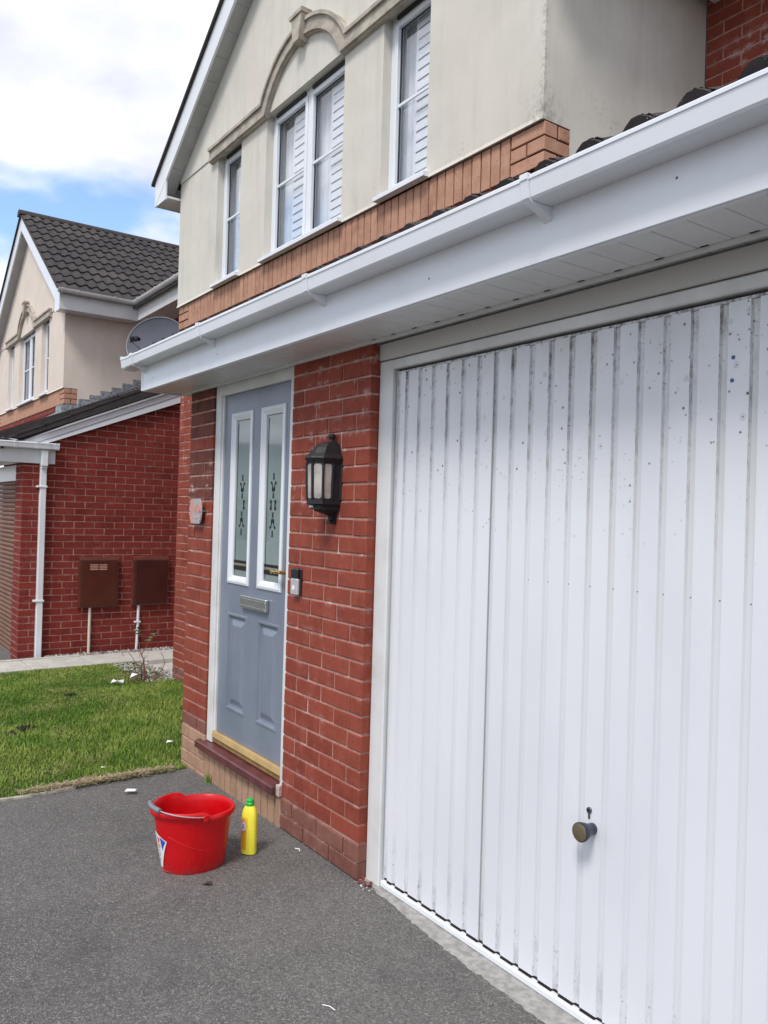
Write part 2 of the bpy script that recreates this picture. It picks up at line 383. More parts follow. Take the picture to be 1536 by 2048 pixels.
def signglass():
    b = NB('sign_glass'); base = (.42, .43, .45); return b.fin(base, .12, spec=.8)
M['signglass'] = signglass()
M['bulb'] = plain('bulb_white', (.85, .83, .72), .35)

# ------------------------------------------------------------------ geometry helpers
class MB:
    def __init__(s): s.v = []; s.f = []; s.mi = []
    def add(s, vs, fs, mi=0):
        o = len(s.v); s.v += [tuple(x) for x in vs]; s.f += [tuple(i + o for i in f) for f in fs]; s.mi += [mi] * len(fs)
        return s
    def box(s, x0, x1, y0, y1, z0, z1, mi=0, M4=None):
        vs = [(x0, y0, z0), (x1, y0, z0), (x1, y1, z0), (x0, y1, z0), (x0, y0, z1), (x1, y0, z1), (x1, y1, z1), (x0, y1, z1)]
        if M4 is not None: vs = [tuple(M4 @ Vector(v)) for v in vs]
        return s.add(vs, [(0, 3, 2, 1), (4, 5, 6, 7), (0, 1, 5, 4), (1, 2, 6, 5), (2, 3, 7, 6), (3, 0, 4, 7)], mi)
    def cbox(s, x0, x1, y0, y1, z0, z1, c=.002, mi=0):
        """box with every edge chamfered"""
        c = min(c, (x1 - x0) * .45, (y1 - y0) * .45, (z1 - z0) * .45)
        X = (x0, x0 + c, x1 - c, x1); Y = (y0, y0 + c, y1 - c, y1); Z = (z0, z0 + c, z1 - c, z1)
        idx = {}; vs = []; fs = []
        for sx in (0, 1):
            for sy in (0, 1):
                for sz in (0, 1):
                    for a in range(3):
                        p = [X[2] if sx else X[1], Y[2] if sy else Y[1], Z[2] if sz else Z[1]]
                        p[a] = ((X[3] if sx else X[0]), (Y[3] if sy else Y[0]), (Z[3] if sz else Z[0]))[a]
                        idx[sx, sy, sz, a] = len(vs); vs.append(tuple(p))
        q = lambda *k: idx[k]
        for t in (0, 1):
            f = [q(t, 0, 0, 0), q(t, 1, 0, 0), q(t, 1, 1, 0), q(t, 0, 1, 0)]; fs.append(tuple(f if t else f[::-1]))
            f = [q(0, t, 0, 1), q(0, t, 1, 1), q(1, t, 1, 1), q(1, t, 0, 1)]; fs.append(tuple(f if t else f[::-1]))
            f = [q(0, 0, t, 2), q(1, 0, t, 2), q(1, 1, t, 2), q(0, 1, t, 2)]; fs.append(tuple(f if t else f[::-1]))
        for a in (0, 1):
            for b_ in (0, 1):
                fs.append((q(a, b_, 0, 0), q(a, b_, 1, 0), q(a, b_, 1, 1), q(a, b_, 0, 1)))
                fs.append((q(a, 0, b_, 0), q(a, 1, b_, 0), q(a, 1, b_, 2), q(a, 0, b_, 2)))
                fs.append((q(0, a, b_, 1), q(1, a, b_, 1), q(1, a, b_, 2), q(0, a, b_, 2)))
        for a in (0, 1):
            for b_ in (0, 1):
                for c_ in (0, 1): fs.append((q(a, b_, c_, 0), q(a, b_, c_, 1), q(a, b_, c_, 2)))
        return s.add(vs, fs, mi)
    def prism(s, poly, a0, a1, axis='y', mi=0, M4=None):
        """extrude a 2D polygon: axis x -> poly in (y,z), axis y -> (x,z), axis z -> (x,y)"""
        n = len(poly)
        def mk(p, a): return {'x': (a, p[0], p[1]), 'y': (p[0], a, p[1]), 'z': (p[0], p[1], a)}[axis]
        vs = [mk(p, a0) for p in poly] + [mk(p, a1) for p in poly]
        if M4 is not None: vs = [tuple(M4 @ Vector(v)) for v in vs]
        fs = [tuple(range(n))[::-1], tuple(range(n, 2 * n))] + [(i, (i + 1) % n, n + (i + 1) % n, n + i) for i in range(n)]
        return s.add(vs, fs, mi)
    def tube(s, pts, r, seg=8, mi=0, cap=True):
        pts = [Vector(p) for p in pts]; rs = r if isinstance(r, (list, tuple)) else [r] * len(pts)
        rings = []; up = Vector((0, 0, 1))
        for i, p in enumerate(pts):
            d = (pts[min(i + 1, len(pts) - 1)] - pts[max(i - 1, 0)]).normalized()
            a = d.cross(up)
            if a.length < .05: a = d.cross(Vector((1, 0, 0)))
            a.normalize(); b_ = d.cross(a).normalized()
            rings.append([p + (a * cos(2 * pi * k / seg) + b_ * sin(2 * pi * k / seg)) * rs[i] for k in range(seg)])
        vs = [v for rg in rings for v in rg]; fs = []
        for i in range(len(pts) - 1):
            for k in range(seg): fs.append((i * seg + k, i * seg + (k + 1) % seg, (i + 1) * seg + (k + 1) % seg, (i + 1) * seg + k))
        if cap: fs += [tuple(range(seg))[::-1], tuple((len(pts) - 1) * seg + k for k in range(seg))]
        return s.add(vs, fs, mi)
    def loft(s, rings, closed=True, caps=(True, True), mi=0):
        n = len(rings[0]); vs = [v for r in rings for v in r]; fs = []
        for i in range(len(rings) - 1):
            for k in range(n if closed else n - 1): fs.append((i * n + k, i * n + (k + 1) % n, (i + 1) * n + (k + 1) % n, (i + 1) * n + k))
        if caps[0]: fs.append(tuple(range(n))[::-1])
        if caps[1]: fs.append(tuple((len(rings) - 1) * n + k for k in range(n)))
        return s.add(vs, fs, mi)
    def mesh(s, name, mats, smooth=False, fix=True):
        me = bpy.data.meshes.new(name); me.from_pydata(s.v, [], s.f)
        for m_ in (mats if isinstance(mats, (list, tuple)) else [mats]): me.materials.append(m_)
        if len(set(s.mi)) > 1: me.polygons.foreach_set('material_index', s.mi)
        if fix:
            import bmesh
            bm = bmesh.new(); bm.from_mesh(me); bmesh.ops.recalc_face_normals(bm, faces=bm.faces); bm.to_mesh(me); bm.free()
        if smooth:
            me.polygons.foreach_set('use_smooth', [True] * len(me.polygons))
            if hasattr(me, 'set_sharp_from_angle'): me.set_sharp_from_angle(angle=radians(38))
        me.update(); return me
    def obj(s, name, mats, parent=None, smooth=False, fix=True, **props):
        return link(name, s.mesh(name, mats, smooth, fix), parent, **props)

def link(name, me, parent=None, mat4=None, **props):
    o = bpy.data.objects.new(name, me); COL.objects.link(o)
    if parent is not None: o.parent = parent
    if mat4 is not None: o.matrix_basis = mat4
    for k, v in props.items():
        if v is not None: o[k] = v
    return o
def thing(name, label, cat, loc=(0, 0, 0), group=None, rz=0):
    o = bpy.data.objects.new(name, None); COL.objects.link(o); o.location = loc; o.rotation_euler.z = rz
    o.empty_display_size = .1; o['label'] = label; o['category'] = cat
    if group: o['group'] = group
    return o

_bm = {}
def brick_mesh(L, H, D, mat):
    k = (round(L, 4), round(H, 4), round(D, 4), mat.name)
    if k not in _bm:
        e = .0028; b = MB()
        j = [(random.uniform(-.0012, .0012)) for _ in range(8)]
        vs = [(e + j[0], 0, e), (L - e + j[1], 0, e + j[2]), (L - e, 0, H - e + j[3]), (e, 0, H - e + j[4]),
              (0, e, 0), (L, e, 0), (L, e, H), (0, e, H), (0, D, 0), (L, D, 0), (L, D, H), (0, D, H)]
        fs = [(0, 1, 2, 3), (0, 4, 5, 1), (1, 5, 6, 2), (2, 6, 7, 3), (3, 7, 4, 0), (4, 8, 9, 5), (5, 9, 10, 6), (6, 10, 11, 7), (7, 11, 8, 4), (8, 11, 10, 9)]
        b.add(vs, fs); _bm[k] = b.mesh('brick', mat, fix=False)
    return _bm[k]
NB_COUNT = {}
def lay(parent, house, x, y, z, L, H, D, face, mat, name='brick', single=True, heap=None, jit=1.0):
    """one brick: face 'f' looks to -Y and runs along X, face 'r' looks to +X and runs along Y"""
    T = Matrix.Translation((x, y, z)) @ (Matrix.Rotation(pi / 2, 4, 'Z') if face == 'r' else Matrix.Identity(4))
    T = T @ Matrix.Translation((random.uniform(-.0012, .0012) * jit, random.uniform(-.0016, .0006) * jit, random.uniform(-.0008, .0008) * jit)) @ \
        Matrix.Rotation(random.uniform(-.006, .006) * jit, 4, 'Z') @ Matrix.Rotation(random.uniform(-.004, .004) * jit, 4, 'Y')
    k = (house, name)
    if single and NB_COUNT.get(k, 0) < 300:
        NB_COUNT[k] = NB_COUNT.get(k, 0) + 1
        return link(name, brick_mesh(L, H, D, mat), parent, T)
    if heap is not None:
        me = brick_mesh(L, H, D, mat)
        heap.add([T @ v.co for v in me.vertices], [tuple(p.vertices) for p in me.polygons])

def bond(parent, house, a0, a1, fixed, c0, c1, face, mat_f, zoff=0.0, phase=0, D=.1025, keep=None, single=lambda a, z: True, heap=None, first=None, cut_last=True):
    """stretcher bond between a0 and a1"""
    for c in range(c0, c1):
        z = c * .075 + zoff + .005
        a = a0
        half = (c + phase) % 2 == 1
        n = 0
        while a < a1 - .02:
            Lb = .1025 if (half and n == 0) else .215
            b_ = min(a + Lb, a1)
            if a1 - b_ < .03: b_ = a1
            if keep is None or keep(a, b_, z):
                m_ = mat_f(c, a)
                if face == 'f': lay(parent, house, a, fixed, z, b_ - a, .065, D, 'f', m_, single=single(a, z), heap=heap)
                else: lay(parent, house, fixed, a, z, b_ - a, .065, D, 'r', m_, single=single(a, z), heap=heap)
            a = b_ + .010; n += 1

# ------------------------------------------------------------------ ground
def grid_obj(name, x0, x1, y0, y1, nx, ny, zf, mat, **p):
    b = MB(); vs = [(x0 + (x1 - x0) * i / nx, y0 + (y1 - y0) * j / ny, 0) for j in range(ny + 1) for i in range(nx + 1)]
    vs = [(x, y, zf(x, y)) for x, y, _ in vs]
    fs = [(j * (nx + 1) + i, j * (nx + 1) + i + 1, (j + 1) * (nx + 1) + i + 1, (j + 1) * (nx + 1) + i) for j in range(ny) for i in range(nx)]
    b.add(vs, fs); return b.obj(name, mat, smooth=True, **p)
def gz(x, y=0):
    """ground falls gently towards the neighbour"""
    if x > -1.8: return 0.0 - .02 * max(0, min(1, (-.5 - x) / 1.3))
    return -.02 - .14 * min(1, (-1.8 - x) / 4.0)
grid_obj('ground', -150, 150, -150, 150, 10, 10, lambda x, y: -.42, M['asphalt'], kind='structure')
grid_obj('driveway', -1.80, 14, -16, 1.2, 40, 40, lambda x, y: gz(x) if x > -1.79 else -.02, M['asphalt'], kind='structure')
def lawn_z(x, y): return gz(x) + .012 * sin(x * 3.1 + 1) * sin(y * 2.3) - (.03 if x > -1.86 else 0)
grid_obj('lawn', -5.92, -1.80, -9, 1.06, 60, 90, lawn_z, M['lawn'], kind='structure')
grid_obj('neighbour_driveway', -14, -6.45, -16, 2.4, 4, 4, lambda x, y: -.20, M['asphalt'], kind='structure')
grid_obj('passage', -6.7, -4.86, 1.0, 9, 3, 4, lambda x, y: -.19, M['slab'], kind='structure')

# path of slabs beside the neighbour's wall
path = thing('path', 'x', 'path'); del path['label']; del path['category']; path['kind'] = 'structure'
yy = -7.2
while yy < 2.4:
    w_ = .60; dz = random.uniform(-.004, .004)
    MB().cbox(-6.47, -5.93, yy + .004, yy + w_ - .004, -.24, -.135 + dz, .005).obj('paving_slab', M['slab'], path)
    yy += w_
MB().box(-6.45, -5.95, -7.2, 2.4, -.26, -.16).obj('mortar_bed', M['mortargrey'], path)
MB().cbox(-6.52, -6.475, -7, .62, -.25, -.125, .006).obj('edging_strip', M['slab'], path)

def stones(name, n, area, zf, smin, smax, seed, **p):
    rnd = random.Random(seed); V = []; Fc = []; sh = []
    base = [(1, 0, 0), (-1, 0, 0), (0, 1, 0), (0, -1, 0), (0, 0, 1), (0, 0, -1), (.7, .7, .1), (-.7, .7, .1), (-.7, -.7, .1), (.7, -.7, .1)]
    fcs = [(0, 6, 4), (6, 2, 4), (2, 7, 4), (7, 1, 4), (1, 8, 4), (8, 3, 4), (3, 9, 4), (9, 0, 4), (6, 0, 5), (2, 6, 5), (7, 2, 5), (1, 7, 5), (8, 1, 5), (3, 8, 5), (9, 3, 5), (0, 9, 5)]
    for _ in range(n):
        x, y = area(rnd); s_ = rnd.uniform(smin, smax); o = len(V)
        q = Matrix.Rotation(rnd.uniform(0, 6.28), 3, 'Z') @ Matrix.Rotation(rnd.uniform(-.5, .5), 3, 'X')
        sc_ = Vector((s_ * rnd.uniform(.7, 1.3), s_ * rnd.uniform(.6, 1), s_ * rnd.uniform(.4, .7)))
        for b_ in base:
            v = q @ Vector((b_[0] * sc_.x * rnd.uniform(.8, 1.1), b_[1] * sc_.y * rnd.uniform(.8, 1.1), b_[2] * sc_.z))
            V.append((x + v.x, y + v.y, zf(x, y) + v.z))
        Fc += [tuple(i + o for i in f) for f in fcs]; sh += [rnd.random() ** 1.2] * 10
    me = bpy.data.meshes.new(name); me.from_pydata(V, [], Fc); me.materials.append(M['gravel'])
    at = me.attributes.new('shade', 'FLOAT', 'POINT'); at.data.foreach_set('value', sh)
    return link(name, me, kind='stuff', **p)
stones('gravel', 1700, lambda r: (r.uniform(-6.70, -6.46), r.uniform(.27, 2.4)), lambda x, y: -.165 + .03 * random.random(), .008, .020, 3)
stones('gravel', 500, lambda r: (lambda a, b: (-5.2 + a, .85 + b))(r.uniform(-.75, .45), r.uniform(-.08, .30)), lambda x, y: lawn_z(x, y) + .008, .008, .018, 4)
grid_obj('gravel_bed', -6.70, -6.46, .25, 2.4, 2, 4, lambda x, y: -.175, M['soil'], kind='structure')

# grass
def build_grass():
    rng = np.random.default_rng(5); N = 190000
    x = rng.uniform(-5.95, -1.83, N * 2); y = rng.uniform(-3.6, 1.04, N * 2)
    # nearer blades matter; drop what lies behind the near pier line
    keep = (y > -2.9 - (x + 1.8) * 0.0) & ~((x > -5.95) & (x < -4.8) & (y > .80) & (rng.random(N * 2) < .8))
    bald = (np.sin(x * 5.3 + y * 2.1) + np.sin(y * 7.7 - x * 3.3) + rng.normal(0, .8, N * 2)) > 2.35
    keep &= ~bald
    x = x[keep][:N]; y = y[keep][:N]; n = len(x)
    z = np.where(x > -1.8, 0, -.02 - .14 * np.minimum(1, (-1.8 - x) / 4.0)) + .012 * np.sin(x * 3.1 + 1) * np.sin(y * 2.3) - .004
    hmap = .5 + .5 * np.sin(x * 1.7 + 2 * np.sin(y * 1.3)) * np.sin(y * 2.1 + 1.3)
    h = (.014 + .020 * hmap) * rng.uniform(.5, 1.35, n); tall = rng.random(n) < .03; h[tall] *= 1.7
    w = rng.uniform(.0012, .0025, n); a = rng.uniform(0, 2 * np.pi, n); ln = rng.uniform(.1, 1.1, n) * h; la = rng.uniform(0, 2 * np.pi, n)
    dx, dy = np.cos(a) * w, np.sin(a) * w; lx, ly = np.cos(la) * ln, np.sin(la) * ln
    V = np.empty((n, 5, 3))
    V[:, 0] = np.stack([x - dx, y - dy, z], 1); V[:, 1] = np.stack([x + dx, y + dy, z], 1)
    V[:, 2] = np.stack([x + dx * .8 + lx * .35, y + dy * .8 + ly * .35, z + h * .6], 1); V[:, 3] = np.stack([x - dx * .8 + lx * .35, y - dy * .8 + ly * .35, z + h * .6], 1)
    V[:, 4] = np.stack([x + lx, y + ly, z + h], 1)
    me = bpy.data.meshes.new('grass'); me.vertices.add(n * 5); me.vertices.foreach_set('co', V.reshape(-1))
    idx = (np.arange(n) * 5)[:, None]
    loops = np.concatenate([idx + np.array([0, 1, 2, 3]), idx + np.array([3, 2, 4])], 1).reshape(-1)
    me.loops.add(len(loops)); me.loops.foreach_set('vertex_index', loops.astype(np.int32))
    tot = np.tile([4, 3], n); st = np.concatenate([[0], np.cumsum(tot)[:-1]])
    me.polygons.add(len(tot)); me.polygons.foreach_set('loop_start', st.astype(np.int32)); me.polygons.foreach_set('loop_total', tot.astype(np.int32))
    me.materials.append(M['grass']); me.update(calc_edges=True)
    link('grass', me, kind='stuff')
build_grass()

# edging between lawn and drive: thin weathered strip and dry thatch
b = MB(); pts = []
for i in range(60):
    y = -5 + i * .085; pts.append((-1.775 - .035 * max(0, (y + .5)) + .012 * sin(y * 5) , y))
ring = [[(x - .010, y, -.05), (x + .010, y, -.05), (x + .009, y, -.006 + .005 * sin(y * 9)), (x - .009, y, -.003 + .005 * sin(y * 9))] for x, y in pts if y < -.62]
b.loft(ring); b.obj('lawn_edging', M['timber'], kind='structure')
def thatch():
    rnd = random.Random(11); b = MB()
    for _ in range(1700):
        y = rnd.uniform(-.95, -.10); x = -1.80 - .03 * max(0, y + .5) + rnd.gauss(0, .016) + .004
        if rnd.random() > .4 + .6 * sin((y + .95) / .85 * pi): continue
        a = rnd.uniform(0, 6.28); L = rnd.uniform(.02, .06); z = -.008 + rnd.uniform(0, .02)
        d = Vector((cos(a), sin(a), rnd.uniform(-.1, .35))) * L; p = Vector((x, y, z)); s_ = Vector((-sin(a), cos(a), 0)) * .0028
        b.add([p - s_, p + s_, p + d], [(0, 1, 2)])
    b.obj('dry_grass', M['dry'], kind='stuff')
thatch()

# ------------------------------------------------------------------ a house of the estate: front gable shared by both
def S(dx): return 6.36 - .67 * abs(dx)          # underside of the verge soffit, dx from the gable centre
GX = -2.45
def gable_house(root, house, ox, oz, rmat, near):
    X = lambda v: v + ox
    Z = lambda v: v + oz
    # rendered gable wall, built round its three window openings
    g = MB(); ops = [(-3.98, -3.50), (-3.04, -1.89), (-1.43, -.955)]
    zb, zs, zh = 3.495, 3.525, 4.67
    xs = [-4.87] + [v for o in ops for v in o] + [-.03]
    for i in range(0, len(xs), 2): g.box(X(xs[i]), X(xs[i + 1]), 1.0, 1.12, Z(zb), Z(zh))
    for a, b_ in ops: g.box(X(a), X(b_), 1.0, 1.12, Z(zb), Z(zs))
    dxl = GX + 4.87
    g.prism([(X(-4.87), Z(zh + .035)), (X(-.03), Z(zh + .035)), (X(-.03), Z(S(dxl) + .10)), (X(GX), Z(S(0) + .10)), (X(-4.87), Z(S(dxl) + .10))], .994, 1.12)
    g.box(X(-4.87), X(-4.10), 1.004, 1.12, Z(zh), Z(zh + .035)); g.box(X(-.80), X(-.03), 1.004, 1.12, Z(zh), Z(zh + .035)); g.box(X(-4.10), X(-.80), .994, 1.12, Z(zh), Z(zh + .035))
    # bell-cast drip at the foot
    g.prism([(.992, Z(zb - .004)), (1.0, Z(zb - .004)), (1.0, Z(zb + .02))], X(-4.875), X(-.03), 'x')
    # return wall to the right, rendered down to the lean-to roof
    g.box(X(-.15), X(-.03), 1.12, 2.33, Z(zb), Z(4.62)); g.box(X(-.15), X(-.03), 1.195, 2.33, Z(2.6), Z(zb))
    g.obj('rendered_wall', rmat, root)
    # left flank and upper brick behind, plain
    MB().box(X(-4.85), X(-4.75), 1.125, 6.8, Z(-.3), Z(4.60)).obj('flank_wall', M['redfar'], root)
    # soldier course: backing + bricks
    MB().box(X(-4.845), X(-.035), 1.020, 1.11, Z(2.70), Z(zb)).obj('mortar_backing', M['mortardark'], root)
    MB().box(X(-.14), X(-.036), 1.02, 1.19, Z(3.0), Z(zb - .002)).obj('mortar_backing', M['mortardark'], root)
    heap = MB(); n = 0
    x = -4.85 + .2375
    top = Z(zb - .007)
    while x < -.035 - .2375 - .05:
        lay(root, house, X(x), 1.012, top - .215, .065, .215, .10, 'f', M['buff'], 'soldier_brick', near, heap); x += .075
    for k in range(3):
        z = top - .065 - .075 * k
        hb = MB() if not near else None
        # left corner
        segs = [(-4.85, -4.85 + .1025), (-4.85 + .1125, -4.85 + .2275)] if k % 2 == 0 else [(-4.85, -4.85 + .2275)]
        for a, b_ in segs: lay(root, house, X(a), 1.012, z, b_ - a, .065, .10, 'f', M['buff'], 'brick', near, heap)
        xr = -.030; xl = x
        segs = [(xl, xr)] if k % 2 == 0 else [(xl, xl + .105), (xl + .115, xr)]
        for a, b_ in segs: lay(root, house, X(a), 1.012, z, b_ - a, .065, .085, 'f', M['buff'], 'brick', near, heap)
        segs = [(1.10, 1.10 + .04), (1.15, 1.195)] if k % 2 else [(1.016, 1.195)]
        segs = [(1.016, 1.105), (1.115, 1.195)] if k % 2 == 0 else [(1.016, 1.195)]
        for a, b_ in segs: lay(root, house, X(-.031), a, z, b_ - a, .065, .06, 'r', M['buff'], 'brick', near, heap, jit=.5)
    if heap.v: heap.obj('soldier_course', M['buff'], root, kind='stuff')
    # red brick under the band (seen a little over the lean-to)
    h2 = MB(); bond(root, house, X(-4.85), X(-.04), 1.016, 36, 43, 'f', lambda c, a: M['red' if near else 'redfar'], zoff=oz + .035, heap=h2, single=lambda a, z: False)
    h2.obj('brickwork', M['red' if near else 'redfar'], root, kind='stuff')
    # windows
    for wi, (a, b_) in enumerate(ops):
        wf = MB(); yf = 1.062; x0, x1, z0, z1 = X(a), X(b_), Z(zs), Z(zh); t = .038
        wf.cbox(x0, x0 + t, yf, yf + .06, z0, z1, .003); wf.cbox(x1 - t, x1, yf, yf + .06, z0, z1, .003)
        wf.cbox(x0 + t, x1 - t, yf, yf + .06, z1 - t, z1, .003); wf.cbox(x0 + t, x1 - t, yf, yf + .06, z0, z0 + t, .003)
        lights = [(x0 + t, x1 - t)]
        if wi == 1:
            mxx = (x0 + x1) / 2; wf.cbox(mxx - .022, mxx + .022, yf, yf + .06, z0 + t, z1 - t, .003)
            lights = [(x0 + t, mxx - .022), (mxx + .022, x1 - t)]
        win = wf.obj('window', M['pvc'], root)
        for (l0, l1) in lights:
            s_ = MB(); u = .036; ys = yf - .008
            for (p0, p1, q0, q1) in ((l0 + .002, l0 + u, z0 + t + .002, z1 - t - .002), (l1 - u, l1 - .002, z0 + t + .002, z1 - t - .002)): s_.cbox(p0, p1, ys, ys + .05, q0, q1, .004)
            s_.cbox(l0 + u, l1 - u, ys, ys + .05, z1 - t - u, z1 - t - .002, .004); s_.cbox(l0 + u, l1 - u, ys, ys + .05, z0 + t + .002, z0 + t + u, .004)
            zm = (z0 + z1) / 2 + .0; s_.cbox(l0 + u, l1 - u, ys + .012, ys + .024, zm - .011, zm + .011, .003)
            s_.obj('sash', M['pvc'], win)
            gk = MB()   # black gasket
            for (p0, p1, q0, q1) in ((l0 + u, l0 + u + .007, z0 + t + u, z1 - t - u), (l1 - u - .007, l1 - u, z0 + t + u, z1 - t - u), (l0 + u + .007, l1 - u - .007, z1 - t - u - .007, z1 - t - u), (l0 + u + .007, l1 - u - .007, z0 + t + u, z0 + t + u + .007)):
                gk.box(p0, p1, ys + .026, ys + .034, q0, q1)
            gk.obj('gasket', M['black'], win)
            MB().add([(l0 + u, ys + .036, z0 + t + u), (l1 - u, ys + .036, z0 + t + u), (l1 - u, ys + .036, z1 - t - u), (l0 + u, ys + .036, z1 - t - u)], [(0, 1, 2, 3)]).obj('pane', M['pane'], win, fix=False)
            MB().cbox(l0 + .03, l1 - .03, yf - .016, yf - .002, z1 - .028, z1 - .006, .002).obj('trickle_vent', M['black'], win)
        sl = MB(); sl.prism([(.955, Z(zs - .030)), (1.064, Z(zs - .030)), (1.064, Z(zs + .012)), (.955, Z(zs - .004))], x0 - .015, x1 + .03, 'x')
        sl.obj('sill', M['pvc'], win)
        # inside: shutters on the right of each light, voile on the left
        sh = MB()
        for (l0, l1) in lights:
            wdt = (l1 - l0); a0 = l0 + wdt * .42
            zq = z0 + .06
            while zq < z1 - .08:
                sh.add([(a0, 1.118, zq), (l1, 1.118, zq), (l1, 1.124, zq + .058), (a0, 1.124, zq + .058)], [(0, 1, 2, 3)]); zq += .064
            sh.box(a0 - .02, a0, 1.12, 1.17, z0, z1)
        sh.obj('shutter', M['shutter'], win)
        sb = MB()  # backing panel added so the dark gaps between slats stay faint
        for (l0, l1) in lights: sb.add([(l0 + (l1 - l0) * .42, 1.142, z0), (l1, 1.142, z0), (l1, 1.142, z1), (l0 + (l1 - l0) * .42, 1.142, z1)], [(0, 1, 2, 3)])
        sb.obj('slat_backing', M['slatback'], win)
        cu = MB(); nn = 26; ring = []
        for (l0, l1) in lights:
            r1 = [(l0 - .16 + (.16 + (l1 - l0) * .44) * i / nn, 1.175 + .012 * sin(i * 1.7), z0) for i in range(nn + 1)]
            r2 = [(p[0], p[1], z1) for p in r1]; cu.loft([r1, r2], closed=False, caps=(False, False))
        cu.obj('curtain', M['curtain'], win)
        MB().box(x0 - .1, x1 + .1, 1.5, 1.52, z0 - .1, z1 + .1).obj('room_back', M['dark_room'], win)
    # moulded cornice: straight - arch - straight
    def band(rad_off, zo, pr, th):
        pts = []
        pts.append((-4.10, 4.76 - zo)); Rr = .724 - rad_off; cz = 4.396
        zl = 4.76 - zo; dx_ = sqrt(max(Rr * Rr - (zl - cz) ** 2, 0)); a0 = math.atan2(zl - cz, -dx_); a1 = math.atan2(zl - cz, dx_)
        for i in range(25):
            a = a0 + (a1 - a0) * i / 24; pts.append((GX + Rr * cos(a), cz + Rr * sin(a)))
        pts.append((-.80, 4.76 - zo)); return pts
    def strip(o0, o1, y0, y1, mb):
        A = band(o0, o0, 0, 0); B = band(o1, o1, 0, 0)
        for i in range(len(A) - 1):
            q = [(X(A[i][0]), Z(A[i][1])), (X(A[i + 1][0]), Z(A[i + 1][1])), (X(B[i + 1][0]), Z(B[i + 1][1])), (X(B[i][0]), Z(B[i][1]))]
            vs = [(p[0], y0, p[1]) for p in q] + [(p[0], y1, p[1]) for p in q]
            mb.add(vs, [(0, 3, 2, 1), (0, 1, 5, 4), (3, 7, 6, 2)] + ([(0, 4, 7, 3)] if i == 0 else []) + ([(1, 2, 6, 5)] if i == len(A) - 2 else []))
    co = MB(); strip(-.006, .020, .945, 1.0, co); strip(.0201, .088, .962, 1.0, co); strip(.0881, .112, .952, 1.0, co); strip(.1121, .122, .97, 1.0, co)
    co.obj('cornice', M['stone'], root)
    ks = MB(); ks.prism([(X(GX - .045), Z(4.965)), (X(GX + .045), Z(4.965)), (X(GX + .075), Z(5.145)), (X(GX - .075), Z(5.145))], .915, 1.0)
    ks.prism([(X(GX - .09), Z(5.146)), (X(GX + .09), Z(5.146)), (X(GX + .095), Z(5.175)), (X(GX - .095), Z(5.175))], .905, 1.0)
    ks.obj('keystone', M['stone'], root)
    # verge: soffit boards, bargeboards, roof slopes
    ew = 2.71
    for sgn in (-1, 1):
        nseg = 14
        for i in range(nseg):
            d0 = i * ew / nseg + .002; d1 = (i + 1) * ew / nseg - .002
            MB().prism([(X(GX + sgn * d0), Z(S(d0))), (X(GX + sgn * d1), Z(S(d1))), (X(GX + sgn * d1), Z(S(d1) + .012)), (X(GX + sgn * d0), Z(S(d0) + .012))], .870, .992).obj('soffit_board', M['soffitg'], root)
        MB().prism([(X(GX), Z(S(0) - .015)), (X(GX + sgn * ew), Z(S(ew) - .015)), (X(GX + sgn * ew), Z(S(ew) + .235)), (X(GX), Z(S(0) + .235))], .848, .868).obj('bargeboard', M['pvc'], root)
        # eaves box
        e = MB(); x_in = X(GX + sgn * (2.42 if sgn < 0 else 2.42)); x_out = X(GX + sgn * 2.70)
        e.box(min(x_in, x_out) + (0 if sgn < 0 else .004), max(x_in, x_out) - (0 if sgn > 0 else .004), .862, 1.93 if sgn > 0 else 4.5, Z(4.545), Z(4.565)); e.obj('eaves_soffit', M['soffit'], root)
        ff = MB(); ff.box(min(x_out, x_out + sgn * .018), max(x_out, x_out + sgn * .018), .846, 1.93 if sgn > 0 else 4.5, Z(4.535), Z(4.76)); ff.obj('fascia', M['pvcold' if not near else 'pvc'], root)
        MB().prism([(X(GX + sgn * 2.43), Z(4.53)), (X(GX + sgn * 2.705), Z(4.53)), (X(GX + sgn * 2.705), Z(S(2.70) + .0)), (X(GX + sgn * 2.43), Z(S(2.43) + .0))], .850, .866).obj('box_end', M['pvc'], root)
        # roof slab
        MB().prism([(X(GX), Z(S(0) + .236)), (X(GX + sgn * 2.76), Z(S(2.76) + .236)), (X(GX + sgn * 2.76), Z(S(2.76) + .262)), (X(GX), Z(S(0) + .262))], .82, 6.8).obj('roof', M['tile'], root)
    rt = MB()
    for i in range(13):
        y0 = .80 + i * .45; rt.prism([(X(GX) + .11 * cos(a), Z(S(0) + .225) + .095 * sin(a)) for a in [pi * k / 8 for k in range(9)]], y0, y0 + .44)
    rt.obj('ridge_tile', M['tile'], root, kind='stuff')

def tile_mesh(w=.30, L=.36, name='roof_tile'):
    """double-roll concrete tile: local x across, y up the slope, z out"""
    b = MB(); n = 14; ring0 = []; prof = []
    for i in range(n + 1):
        t = i / n; ph = (t * 2) % 1.0
        z = .030 * max(0, sin(pi * ((ph - .30) / .70))) if ph > .30 else 0.0
        prof.append((t * w, z))
    top = [[(x, 0, z + .030) for x, z in prof], [(x, L, z + .004) for x, z in prof]]
    bot = [(x, 0, z * .9 + .004) for x, z in prof]
    b.loft(top, closed=False, caps=(False, False)); b.loft([bot, top[0]], closed=False, caps=(False, False))
    b.add([top[0][0], top[1][0], bot[0]], [(0, 1, 2)]); b.add([top[0][-1], top[1][-1], bot[-1]], [(0, 2, 1)])
    return b.mesh(name, M['tile'], smooth=True)
TM = tile_mesh()

